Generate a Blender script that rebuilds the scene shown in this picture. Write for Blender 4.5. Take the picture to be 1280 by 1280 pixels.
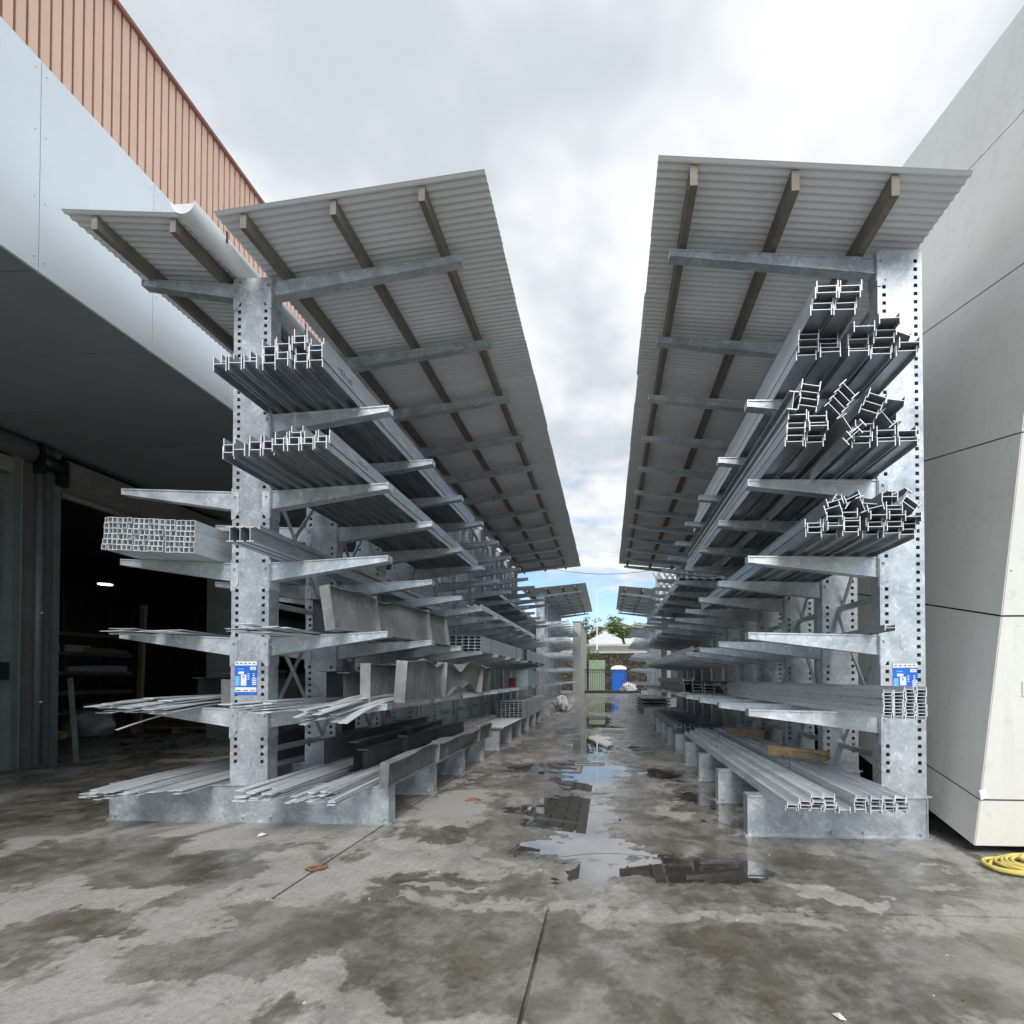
import bpy, math, random
from mathutils import Vector, Matrix
R = math.radians
random.seed(7)
sc = bpy.context.scene
for o in list(bpy.data.objects): bpy.data.objects.remove(o)
COL = sc.collection

# ------------------------------------------------------------------ camera
cam_d = bpy.data.cameras.new('camera'); cam = bpy.data.objects.new('camera', cam_d); COL.objects.link(cam)
cam.location = (0, 0, 1.6); cam.rotation_euler = (R(90.8), 0, R(3.3036))
cam_d.sensor_width = 36; cam_d.sensor_fit = 'HORIZONTAL'; cam_d.lens = 18.028
cam_d.shift_x = -0.06484; cam_d.shift_y = 0.15394
cam_d.clip_start = 0.05; cam_d.clip_end = 2000
sc.camera = cam

# ------------------------------------------------------------------ sky and sun
SUN_EL, SUN_AZ = R(40), R(172)            # azimuth clockwise from +Y
w = bpy.data.worlds.new('World'); sc.world = w; w.use_nodes = True
nt = w.node_tree; N = nt.nodes; L = nt.links; N.clear()
def wn(t, **k):
    n = N.new(t)
    for a, b in k.items(): setattr(n, a, b)
    return n
def wmath(op, a, b=None, c=None):
    n = wn('ShaderNodeMath', operation=op)
    for i, x in enumerate((a, b, c)):
        if x is None: continue
        if isinstance(x, (int, float)): n.inputs[i].default_value = x
        else: L.new(x, n.inputs[i])
    return n.outputs[0]
def wmr(v, a, b, c, d, smooth=True):
    n = wn('ShaderNodeMapRange', interpolation_type='SMOOTHSTEP' if smooth else 'LINEAR')
    L.new(v, n.inputs[0])
    for i, x in enumerate((a, b, c, d)): n.inputs[i+1].default_value = x
    return n.outputs[0]
sky = wn('ShaderNodeTexSky', sky_type='NISHITA'); sky.sun_disc = False
sky.sun_elevation = SUN_EL; sky.sun_rotation = SUN_AZ; sky.air_density = 1.3; sky.dust_density = 0.4; sky.ozone_density = 2.0
tc = wn('ShaderNodeTexCoord'); sp = wn('ShaderNodeSeparateXYZ'); L.new(tc.outputs['Generated'], sp.inputs[0])
zc = wmath('ADD', wmath('MAXIMUM', sp.outputs[2], 0.0), 0.16)
cb = wn('ShaderNodeCombineXYZ'); L.new(wmath('DIVIDE', sp.outputs[0], zc), cb.inputs[0]); L.new(wmath('DIVIDE', sp.outputs[1], zc), cb.inputs[1])
def wnoise(scale, det, rough, dist, off):
    m = wn('ShaderNodeMapping'); m.inputs['Location'].default_value = off; L.new(cb.outputs[0], m.inputs[0])
    n = wn('ShaderNodeTexNoise', noise_dimensions='2D'); L.new(m.outputs[0], n.inputs['Vector'])
    n.inputs['Scale'].default_value = scale; n.inputs['Detail'].default_value = det; n.inputs['Roughness'].default_value = rough; n.inputs['Distortion'].default_value = dist
    return n.outputs[0]
n1 = wnoise(1.1, 4, .6, 0, (3.1, 1.7, 0)); n2 = wnoise(1.7, 4, .58, 0, (-4, 8.2, 1))
# cloud deck: nearly closed overhead, opening into blue gaps low over the horizon
low = wmr(sp.outputs[2], .12, .56, -.11, .32)
cov = wmr(wmath('ADD', n1, low), .40, .60, 0, 1)
shade = wmr(wmath('ADD', wmath('MULTIPLY', n2, .75), wmath('MULTIPLY', n1, .35)), .42, .68, 0, 1)
ccol = wn('ShaderNodeMix', data_type='RGBA'); L.new(shade, ccol.inputs[0])
ccol.inputs[6].default_value = (.40, .435, .475, 1); ccol.inputs[7].default_value = (.63, .645, .66, 1)
skm = wn('ShaderNodeMix', data_type='RGBA', blend_type='MULTIPLY'); skm.inputs[0].default_value = 1
L.new(sky.outputs[0], skm.inputs[6]); skm.inputs[7].default_value = (.072, .082, .10, 1)
mx = wn('ShaderNodeMix', data_type='RGBA'); L.new(cov, mx.inputs[0]); L.new(skm.outputs[2], mx.inputs[6]); L.new(ccol.outputs[2], mx.inputs[7])
w.cycles.sampling_method = 'MANUAL'; w.cycles.sample_map_resolution = 256
bg = wn('ShaderNodeBackground'); L.new(mx.outputs[2], bg.inputs[0]); bg.inputs[1].default_value = 1.0
wo = wn('ShaderNodeOutputWorld'); L.new(bg.outputs[0], wo.inputs[0])

sl = bpy.data.lights.new('sun', 'SUN'); sl.energy = 1.8; sl.angle = R(28); sl.color = (1, .975, .94)
so = bpy.data.objects.new('sun', sl); COL.objects.link(so); so.location = (10, -10, 30)
sd = Vector((math.sin(SUN_AZ)*math.cos(SUN_EL), math.cos(SUN_AZ)*math.cos(SUN_EL), math.sin(SUN_EL)))
so.rotation_euler = sd.to_track_quat('Z', 'Y').to_euler()

sc.view_settings.view_transform = 'Standard'; sc.view_settings.look = 'None'
sc.view_settings.exposure = 0.70; sc.view_settings.gamma = 1
sc.render.engine = 'CYCLES'
sc.cycles.max_bounces = 6; sc.cycles.diffuse_bounces = 4; sc.cycles.glossy_bounces = 2; sc.cycles.adaptive_threshold = .025

# ------------------------------------------------------------------ materials
class NT:
    def __init__(s, name):
        s.m = bpy.data.materials.new(name); s.m.use_nodes = True
        s.t = s.m.node_tree; s.n = s.t.nodes; s.l = s.t.links
        s.b = s.n['Principled BSDF']; s.dim = '3D'
    def node(s, t, **k):
        n = s.n.new(t)
        for a, b in k.items(): setattr(n, a, b)
        return n
    def put(s, sock, x):
        if hasattr(x, 'links'): s.l.new(x, sock)
        elif isinstance(x, (tuple, list)) and len(x) == 3 and sock.type == 'RGBA': sock.default_value = (*x, 1)
        else: sock.default_value = x
    def math(s, op, a, b=None, clamp=False):
        n = s.node('ShaderNodeMath', operation=op); n.use_clamp = clamp; s.put(n.inputs[0], a)
        if b is not None: s.put(n.inputs[1], b)
        return n.outputs[0]
    def vec(s, op, a, b=None):
        n = s.node('ShaderNodeVectorMath', operation=op); s.put(n.inputs[0], a)
        if b is not None: s.put(n.inputs[1], b)
        return n.outputs[1] if op == 'LENGTH' else n.outputs[0]
    def mix(s, f, a, b, mode='MIX'):
        n = s.node('ShaderNodeMix', data_type='RGBA', blend_type=mode); s.put(n.inputs[0], f); s.put(n.inputs[6], a); s.put(n.inputs[7], b)
        return n.outputs[2]
    def mr(s, v, a, b, c=0., d=1., smooth=False):
        n = s.node('ShaderNodeMapRange', interpolation_type='SMOOTHSTEP' if smooth else 'LINEAR'); s.put(n.inputs[0], v)
        for i, x in enumerate((a, b, c, d)): s.put(n.inputs[i+1], x)
        return n.outputs[0]
    def noise(s, v, scale, det=4, rough=.55, dist=0, color=False):
        n = s.node('ShaderNodeTexNoise', noise_dimensions=s.dim); s.put(n.inputs['Vector'], v)
        n.inputs['Scale'].default_value = scale; n.inputs['Detail'].default_value = det; n.inputs['Roughness'].default_value = rough; n.inputs['Distortion'].default_value = dist
        return n.outputs[1 if color else 0]
    def ocoord(s, scale=(1, 1, 1)):
        t = s.node('ShaderNodeTexCoord'); i = s.node('ShaderNodeObjectInfo')
        c = s.node('ShaderNodeCombineXYZ')
        for k in range(3): s.l.new(s.math('MULTIPLY', i.outputs['Random'], 37. + 11*k), c.inputs[k])
        v = s.vec('MULTIPLY', t.outputs['Object'], scale)
        return s.vec('ADD', v, c.outputs[0]), i.outputs['Random']
    def bump(s, h, strength=.2, dist=.01):
        n = s.node('ShaderNodeBump'); n.inputs['Strength'].default_value = strength; n.inputs['Distance'].default_value = dist
        s.put(n.inputs['Height'], h); s.l.new(n.outputs[0], s.b.inputs['Normal'])
    def done(s, col, rough=.5, metal=0., spec=None):
        s.put(s.b.inputs['Base Color'], col); s.put(s.b.inputs['Roughness'], rough); s.put(s.b.inputs['Metallic'], metal)
        if spec is not None: s.put(s.b.inputs['Specular IOR Level'], spec)
        return s.m

def plain(name, c, rough=.55, metal=0., var=.18, scale=3., bump=0., spec=None):
    t = NT(name); v, rnd = t.ocoord()
    n = t.noise(v, scale, 4, .62); n2 = t.noise(v, scale*9, 2, .6)
    f = t.mr(t.math('ADD', t.math('MULTIPLY', n, .7), t.math('MULTIPLY', n2, .3)), .3, .7, 1-var, 1+var)
    f = t.math('MULTIPLY', f, t.mr(rnd, 0, 1, 1-var*.4, 1+var*.4))
    cc = t.node('ShaderNodeCombineXYZ')
    for k in range(3): t.l.new(f, cc.inputs[k])
    col = t.mix(1., c, cc.outputs[0], 'MULTIPLY')
    if bump: t.bump(n2, bump, .01)
    return t.done(col, t.mr(n2, .3, .7, max(.02, rough-.08), min(1, rough+.08)), metal, spec)

def galv(name, dark, light, metal=.55, rough=.42, scale=7., streak=(1, 1, 1), dirt=0.):
    """hot-dip zinc: cloudy grey with crystal spangle and white bloom"""
    t = NT(name); v, rnd = t.ocoord(streak)
    vo = t.node('ShaderNodeTexVoronoi'); t.put(vo.inputs['Vector'], v); vo.inputs['Scale'].default_value = scale*7
    sp_ = t.node('ShaderNodeSeparateColor'); t.l.new(vo.outputs['Color'], sp_.inputs[0])
    cloud = t.noise(v, scale*.6, 4, .68)
    blot = t.mr(t.noise(v, scale*1.5, 4, .72, 1.4), .53, .62, 0, 1, True)
    f = t.math('ADD', t.math('MULTIPLY', cloud, .80), t.math('MULTIPLY', sp_.outputs[0], .10))
    f = t.math('ADD', f, t.math('MULTIPLY', blot, .17))
    f = t.math('ADD', f, t.mr(rnd, 0, 1, -.10, .10))
    f = t.mr(f, .25, .75, 0, 1)
    col = t.mix(f, dark, light)
    if dirt:
        d = t.mr(t.noise(v, scale*.35, 6, .7, .3), .5, .72, 0, dirt, True)
        col = t.mix(d, col, (.13, .105, .075))
    t.bump(t.noise(v, scale*6, 2, .6), .10, .004)
    return t.done(col, t.mr(cloud, .3, .7, rough-.1, rough+.14), metal)

M = {}
M['rack'] = galv('galvanised_rack', (.35, .385, .42), (.74, .79, .83), .45, .36, 6., dirt=.08)
M['beam'] = galv('galvanised_beam', (.35, .385, .425), (.62, .665, .71), .74, .37, 5., (1, .25, 1))
M['beam_bright'] = galv('galvanised_beam_lit', (.56, .59, .62), (.86, .885, .91), .45, .32, 6., (1, .2, 1))  # paler copy of the beam zinc, flange highlights put into the colour
M['flat'] = galv('galvanised_flat_bar', (.58, .61, .64), (.86, .885, .905), .38, .34, 8., (1, .2, 1))
M['cut_end'] = plain('bright_cut_end', (.78, .80, .82), .45, .1, .10, 30.)
M['tube'] = galv('galvanised_tube', (.46, .49, .52), (.72, .755, .78), .40, .40, 7., (1, .2, 1))
M['girder'] = galv('weathered_girder', (.15, .153, .157), (.38, .382, .38), .35, .52, 3., (1, 1, .5), .2)
M['girder_dark'] = galv('dull_plate', (.095, .105, .115), (.21, .225, .237), .45, .52, 4., (1, 1, .6), .12)
M['dark_steel'] = plain('dark_steel', (.05, .055, .06), .5, .3)
M['bolt'] = plain('zinc_bolt', (.62, .63, .63), .35, .7)
M['roof'] = plain('pale_grey_roof_sheet', (.76, .785, .80), .5, .0, .07, 1.6)
M['timber'] = plain('aged_timber', (.21, .185, .15), .75, 0, .3, 4., .2)
M['block'] = plain('dunnage_wood', (.36, .25, .14), .7, 0, .35, 9., .25)
M['pvc'] = plain('gutter_pvc', (.66, .69, .71), .4, 0, .08)
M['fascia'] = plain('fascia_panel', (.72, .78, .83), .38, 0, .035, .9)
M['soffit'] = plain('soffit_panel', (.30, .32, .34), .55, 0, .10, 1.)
M['gap'] = plain('dark_gap', (.03, .03, .032), .8)
M['rib'] = plain('salmon_cladding', (.74, .50, .385), .55, 0, .05, 1.2)
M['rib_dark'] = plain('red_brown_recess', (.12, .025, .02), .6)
M['rib_trim'] = plain('red_brown_trim', (.24, .09, .07), .5)
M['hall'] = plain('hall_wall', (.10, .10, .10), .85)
M['jamb'] = plain('grey_green_steel', (.15, .18, .175), .5, .1)
M['pier'] = plain('pier_panel', (.19, .19, .175), .6, 0, .25, 2.)
M['pipe'] = plain('grey_pipe', (.15, .17, .19), .4)
M['shutter'] = plain('roller_shutter', (.25, .25, .24), .55, .1)
M['black'] = plain('black_paint', (.015, .015, .017), .45)
M['white'] = plain('white_paint', (.78, .79, .80), .5, 0, .06)
M['sack'] = plain('white_plastic_sack', (.62, .61, .60), .5, 0, .2, 6., .3)
M['orange'] = plain('orange_tarpaulin', (.62, .23, .03), .6, 0, .3, 7.)
M['hose'] = plain('yellow_hose', (.66, .53, .14), .45, 0, .15, 6.)
M['rust'] = plain('rusty_scrap', (.20, .085, .045), .8, 0, .4, 20.)
M['paper'] = plain('white_scrap', (.75, .74, .72), .7)
M['blue'] = plain('sign_blue', (.02, .15, .62), .4, 0, .05)
M['light_blue'] = plain('sign_light_blue', (.18, .48, .85), .4, 0, .05)
M['red'] = plain('sign_red', (.55, .12, .08), .5)
M['ink'] = plain('stencil_ink', (.10, .105, .12), .7, 0, .3, 40.)
M['concrete'] = plain('concrete_wall', (.40, .39, .36), .8, 0, .16, .7, .1)
M['green'] = plain('green_cabinet', (.22, .285, .19), .55)
M['wc_blue'] = plain('blue_plastic', (.01, .13, .55), .42, 0, .08)
M['leaf'] = plain('leaf', (.075, .13, .03), .6, 0, .4, 3.)
M['leaf_light'] = plain('leaf_light', (.13, .20, .045), .6, 0, .4, 3.)
M['bark'] = plain('bark', (.16, .12, .085), .85, 0, .4, 6.)
M['wrap'] = plain('plastic_wrapped_sheets', (.36, .44, .50), .3, 0, .2, 4.)
M['redbox'] = plain('red_box', (.22, .015, .012), .5)

def mat_right_wall():
    t = NT('off_white_wall_panel'); g = t.node('ShaderNodeNewGeometry'); p = g.outputs['Position']
    n = t.noise(p, .8, 6, .6); n2 = t.noise(p, 9, 5, .65, .4)
    col = t.mix(t.mr(n, .3, .7), (.65, .645, .60), (.73, .725, .685))
    st = t.math('MULTIPLY', t.mr(n2, .55, .74, 0, 1, True), .35)
    sx = t.node('ShaderNodeSeparateXYZ'); t.l.new(p, sx.inputs[0])
    streak = t.noise(t.vec('MULTIPLY', p, (7., 7., .6)), 1., 5, .6)
    st = t.math('ADD', st, t.math('MULTIPLY', t.mr(streak, .56, .75), .22))
    col = t.mix(st, col, (.44, .41, .33))
    t.bump(n, .06, .05)
    return t.done(col, t.mr(n2, .3, .7, .34, .5))
M['rwall'] = mat_right_wall()

def mat_stone():
    t = NT('dark_rubble_stone'); g = t.node('ShaderNodeNewGeometry'); p = g.outputs['Position']
    vo = t.node('ShaderNodeTexVoronoi'); t.put(vo.inputs['Vector'], t.vec('MULTIPLY', p, (1., 1., 1.5))); vo.inputs['Scale'].default_value = 2.4
    v2 = t.node('ShaderNodeTexVoronoi', feature='DISTANCE_TO_EDGE'); t.put(v2.inputs['Vector'], t.vec('MULTIPLY', p, (1., 1., 1.5))); v2.inputs['Scale'].default_value = 2.4
    s_ = t.node('ShaderNodeSeparateColor'); t.l.new(vo.outputs['Color'], s_.inputs[0])
    col = t.mix(s_.outputs[0], (.02, .017, .012), (.105, .085, .058))
    e = t.mr(v2.outputs['Distance'], 0, .09)
    col = t.mix(e, (.012, .011, .009), col)
    t.bump(e, .8, .06)
    return t.done(col, .85)
M['stone'] = mat_stone()

# --- wet concrete: dry, damp and standing-water areas in world metres (x, y, rx, ry)
PUD = [[-.15, 4.78, .78, .46], [-.10, 4.22, .26, .36], [-.50, 6.15, .66, .85], [-.30, 8.6, .62, 1.7], [-.40, 12.5, .62, 2.4], [-.42, 18.5, .7, 3.4],
       [-.95, 8.9, .80, .6], [.75, 8.5, .6, .5], [.66, 4.30, .66, .38], [1.15, 6.5, .30, .9], [.2, 15.5, .5, 1.4], [-.2, 27, .8, 5], [.75, 11.2, .4, 1.0], [-1.2, 15, .4, 1.4], [-.25, 5.5, .35, .5]]
WET = [[-4.64, 4.34, .78, .60], [-3.5, 4.08, .66, .44], [-1.6, 5.1, .22, .28], [-.95, 3.9, .95, .26], [-2.2, 2.85, .52, .30], [-3.45, 3.05, .5, .26], [-1.8, 3.3, .85, .22],
       [1.5, 4.5, .82, .66], [2.42, 4.3, .72, .5], [.87, 5.6, .5, .6], [1.4, 3.78, 1.0, .22], [-.55, 2.9, .9, .55], [.75, 2.8, 1.2, .62], [2.2, 3.0, .9, .5], [-1.5, 3.1, .5, .28],
       [-.3, 5.3, 1.15, 1.1], [-.4, 8.3, 1.1, 2.2], [-.3, 14, 1.0, 4], [-.3, 22, 1.1, 5], [1.2, 6.8, .35, 1.2], [-5.6, 7.5, 2.5, 2.], [-6.4, 5.6, 1.2, 1.], [-.3, 33, 1.3, 8]]
DRY = [[-2.4, 2.44, .62, .15], [-1.72, 2.66, .36, .12], [-2.6, 2.2, .5, .12], [-2.03, 4.25, .34, .20], [-1.6, 4.45, .30, .20], [-3.5, 4.9, 1.1, .18], [-1.3, 3.85, .3, .07], [.67, 4.85, .26, .12],
       [2.0, 4.92, .17, .24], [1.62, 3.9, .2, .15], [1.9, 3.78, .16, .08], [2.6, 4.06, .28, .08], [2.75, 4.4, .2, .06], [-2.92, 2.88, .2, .06], [-.84, 4.42, .26, .12], [-1.9, 6.4, .5, .9], [.9, 6.2, .35, .45], [.25, 5.3, .3, .3]]
def mat_ground():
    t = NT('wet_concrete'); t.dim = '2D'; g = t.node('ShaderNodeNewGeometry'); p = g.outputs['Position']
    flat = t.vec('MULTIPLY', p, (1, 1, 0))
    warp = t.vec('SUBTRACT', t.noise(flat, 1.5, 5, .60, 0, True), (.5, .5, .5))
    warp2 = t.vec('SUBTRACT', t.noise(flat, 6., 4, .62, 0, True), (.5, .5, .5))
    q = t.vec('ADD', flat, t.vec('MULTIPLY', warp, (.95, .95, 0)))
    q = t.vec('ADD', q, t.vec('MULTIPLY', warp2, (.22, .22, 0)))
    def field(L_):
        acc = None
        for x, y, rx, ry in L_:
            d = t.vec('LENGTH', t.vec('MULTIPLY', t.vec('SUBTRACT', q, (x, y, 0)), (1/rx, 1/ry, 0)))
            acc = d if acc is None else t.math('MINIMUM', acc, d)
        return acc
    nb = t.noise(flat, .55, 4, .62); nm = t.noise(flat, 3.2, 7, .70); nf = t.noise(flat, 26, 4, .7); nff = t.noise(flat, 140, 1, .6)
    patch = t.noise(t.vec('MULTIPLY', flat, (1.3, .8, 1)), 1.1, 6, .66)
    sxyz = t.node('ShaderNodeSeparateXYZ'); t.l.new(p, sxyz.inputs[0]); py_ = sxyz.outputs[1]; px_ = sxyz.outputs[0]
    wf = field(WET)
    wet = t.math('ADD', t.math('MULTIPLY', t.mr(wf, 1.03, .95, 0, 1, True), .55), t.math('MULTIPLY', t.mr(wf, 1.35, .75, 0, 1, True), .45))
    # the aisle beyond the first rack feet is damp nearly throughout
    deep = t.mr(py_, 5.0, 6.6, .555, .46)
    wet = t.math('MAXIMUM', wet, t.mr(t.math('SUBTRACT', patch, deep), -.03, .05, 0, .92, True))
    df = field(DRY)
    dry = t.math('ADD', t.math('MULTIPLY', t.mr(df, 1.02, .96, 0, 1, True), .6), t.math('MULTIPLY', t.mr(df, 1.3, .8, 0, 1, True), .4))
    wet = t.math('MULTIPLY', wet, t.math('SUBTRACT', 1., dry))
    pf = t.math('ADD', field(PUD), t.mr(nm, .35, .75, -.12, .3))
    pud = t.mr(pf, 1.02, .84, 0, 1, True)
    pud = t.math('MULTIPLY', pud, t.math('SUBTRACT', 1., t.mr(df, 1.02, .96, 0, 1, True)))
    wet = t.math('MAXIMUM', wet, t.mr(pf, 1.45, 1.02, 0, 1, True))
    drycol = t.mix(t.mr(nm, .3, .7), (.285, .275, .25), (.47, .46, .43))
    drycol = t.mix(t.mr(nb, .35, .65), drycol, (.40, .39, .365))
    wetcol = t.mix(t.mr(nm, .3, .7), (.078, .068, .050), (.185, .168, .136))
    wetcol = t.mix(t.mr(nb, .40, .62), wetcol, (.195, .18, .148))
    # inside the wet zone light patches are drying out
    part = t.mr(t.noise(flat, 2.1, 5, .70), .42, .62, 0, .85, True)
    wetcol = t.mix(t.math('MULTIPLY', part, .55), wetcol, drycol)
    col = t.mix(wet, drycol, wetcol)
    col = t.mix(pud, col, (.062, .056, .046))
    # faint tyre tracks along the aisle
    tr = t.math('ABSOLUTE', t.math('SUBTRACT', t.math('ABSOLUTE', t.math('ADD', px_, t.math('ADD', .35, t.math('MULTIPLY', nb, .25)))), .85))
    tr = t.math('MULTIPLY', t.mr(tr, .16, .04, 0, .38, True), t.mr(nm, .40, .60))
    col = t.mix(tr, col, (.055, .05, .042))
    speck = t.mr(nff, .58, .70, 0, .45); col = t.mix(speck, col, (.08, .075, .065))
    col = t.mix(t.math('MULTIPLY', t.mr(nf, .35, .7), .6), col, t.mix(1., col, (.62, .62, .62), 'MULTIPLY'))
    stain = t.mr(t.noise(flat, 1.15, 4, .6, 1.), .56, .72, 0, .55, True); col = t.mix(stain, col, (.085, .075, .06))
    rd = t.mr(nm, .3, .7, .70, .9); rw = t.mr(t.noise(flat, 4.5, 3, .6), .35, .65, .12, .40)
    rough = t.node('ShaderNodeMix', data_type='FLOAT'); t.put(rough.inputs[0], wet); t.put(rough.inputs[2], rd); t.put(rough.inputs[3], rw)
    r2 = t.node('ShaderNodeMix', data_type='FLOAT'); t.put(r2.inputs[0], pud); t.put(r2.inputs[2], rough.outputs[0]); r2.inputs[3].default_value = .015
    h = t.math('ADD', t.math('MULTIPLY', nm, .5), t.math('MULTIPLY', nf, .35)); h = t.math('MULTIPLY', h, t.math('SUBTRACT', 1., pud))
    bn = t.node('ShaderNodeBump'); bn.inputs['Distance'].default_value = .012; t.put(bn.inputs['Height'], h)
    t.put(bn.inputs['Strength'], t.mr(wet, 0, 1, .5, .16)); t.l.new(bn.outputs[0], t.b.inputs['Normal'])
    spec = t.math('ADD', t.math('MULTIPLY', pud, 5.), t.mr(wet, 0, 1, .35, .55))
    t.put(t.b.inputs['IOR'], 1.45)
    return t.done(col, r2.outputs[0], 0., spec)
M['ground'] = mat_ground()

# ------------------------------------------------------------------ geometry helpers
class MB:
    def __init__(s): s.v = []; s.f = []
    def add(s, vs, fs, X=None):
        k = len(s.v)
        s.v += [tuple(X @ Vector(p)) if X else tuple(p) for p in vs]
        s.f += [tuple(i+k for i in f) for f in fs]; return s
    def box(s, x0, x1, y0, y1, z0, z1, X=None):
        return s.add([(x0,y0,z0),(x1,y0,z0),(x1,y1,z0),(x0,y1,z0),(x0,y0,z1),(x1,y0,z1),(x1,y1,z1),(x0,y1,z1)],
                     [(3,2,1,0),(4,5,6,7),(0,1,5,4),(1,2,6,5),(2,3,7,6),(3,0,4,7)], X)
    def prism(s, prof, y0, y1, X=None, taper=None):          # profile in x,z; extruded along y; counter-clockwise seen from -y
        n = len(prof); vs = [(x, y0, z) for x, z in prof] + [(x, y1, z) for x, z in prof]
        return s.add(vs, [tuple(range(n)), tuple(range(2*n-1, n-1, -1))] + [(i, i+n, (i+1) % n+n, (i+1) % n) for i in range(n)], X)
    def cyl(s, a, b, r0, r1=None, n=10, cap=True):
        a, b = Vector(a), Vector(b); r1 = r0 if r1 is None else r1
        d = (b-a).normalized(); u = d.orthogonal().normalized(); w_ = d.cross(u)
        vs = []
        for c, r in ((a, r0), (b, r1)):
            vs += [c + (u*math.cos(2*math.pi*i/n) + w_*math.sin(2*math.pi*i/n))*r for i in range(n)]
        fs = [(i, (i+1) % n, (i+1) % n+n, i+n) for i in range(n)]
        if cap: fs += [tuple(range(n-1, -1, -1)), tuple(range(n, 2*n))]
        return s.add(vs, fs)
    def tube(s, pts, r, n=6):
        pts = [Vector(p) for p in pts]; k = len(s.v); m = len(pts); up = Vector((0, 0, 1))
        for i, p in enumerate(pts):
            d = (pts[min(i+1, m-1)] - pts[max(i-1, 0)]).normalized()
            u = d.cross(up); u = u.normalized() if u.length > 1e-4 else d.orthogonal().normalized()
            w_ = u.cross(d); rr = r[i] if isinstance(r, (list, tuple)) else r
            s.v += [tuple(p + (u*math.cos(2*math.pi*j/n) + w_*math.sin(2*math.pi*j/n))*rr) for j in range(n)]
        for i in range(m-1):
            for j in range(n): s.f.append((k+i*n+j, k+i*n+(j+1) % n, k+(i+1)*n+(j+1) % n, k+(i+1)*n+j))
        s.f += [tuple(k+j for j in range(n-1, -1, -1)), tuple(k+(m-1)*n+j for j in range(n))]; return s
    def mesh(s, name, mat, smooth=False):
        me = bpy.data.meshes.new(name); me.from_pydata([tuple(p) for p in s.v], [], s.f); me.update()
        me.materials.append(M[mat] if isinstance(mat, str) else mat)
        if smooth:
            for p in me.polygons: p.use_smooth = True
        return me
def obj(name, me, parent=None, loc=(0,0,0), rot=(0,0,0), label=None, cat=None, group=None, kind=None, scale=None):
    o = bpy.data.objects.new(name, me); COL.objects.link(o)
    if parent: o.parent = parent
    o.location = loc; o.rotation_euler = rot
    if scale: o.scale = scale
    if label: o['label'] = label
    if cat: o['category'] = cat
    if cat and not kind: kind = 'thing'
    if group: o['group'] = group
    if kind: o['kind'] = kind
    return o
def empty(name, loc, label=None, cat=None, group=None, kind=None, rot=(0,0,0)):
    o = obj(name, None, None, loc, rot, label, cat, group, kind); o.empty_display_size = .2; return o
def boxm(name, mat, *a): return MB().box(*a).mesh(name, mat)

# ------------------------------------------------------------------ ground
gm = MB(); S = 450
gm.add([(-S, -S, -.05), (S, -S, -.05), (S, S, -.05), (-S, S, -.05)], [(0, 1, 2, 3)])
ground = obj('ground', gm.mesh('ground', 'ground'), kind='structure')
def slab(x0, x1, y0, y1):
    g = .012
    obj('concrete_slab', MB().box(x0+g, x1-g, y0+g, y1-g, -.045, 0).mesh('concrete_slab', 'ground'), ground)
for xs in ((-8, -4.6), (-4.6, -.41), (-.41, 3.6), (3.6, 8)): slab(xs[0], xs[1], -3, 3.59)
ys = [3.59, 9.42, 15.3, 21.2, 27.1, 33, 39, 46.2]
for a, b in zip(ys[:-1], ys[1:]):
    for xs in ((-10.4, -6.4), (-6.4, -2.42), (-2.42, 5.4)): slab(xs[0], xs[1], a, b)
slab(-24, -10.4, -3, 46.2); slab(5.4, 24, 3.59, 46.2); slab(-24, -8, -60, -3); slab(8, 24, -3, 3.59); slab(-10.4, -8, -3, 3.59); slab(-40, 40, 46.2, 110)
# drain grate in the aisle
dg = empty('drain_grate', (-.33, 9.42, .003), 'narrow rectangular iron drain grate set in the wet aisle floor', 'drain')
fr = MB()
for a in ((-.27, .27, -.12, -.10, 0, .012), (-.27, .27, .10, .12, 0, .012), (-.27, -.25, -.10, .10, 0, .012), (.25, .27, -.10, .10, 0, .012)): fr.box(*a)
obj('frame', fr.mesh('grate_frame', 'girder'), dg)
bm_ = boxm('grate_bar', 'girder', -.008, .008, -.10, .10, 0, .010)
for i in range(16): obj('bar', bm_, dg, (-.235 + i*.0313, 0, 0))

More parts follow.
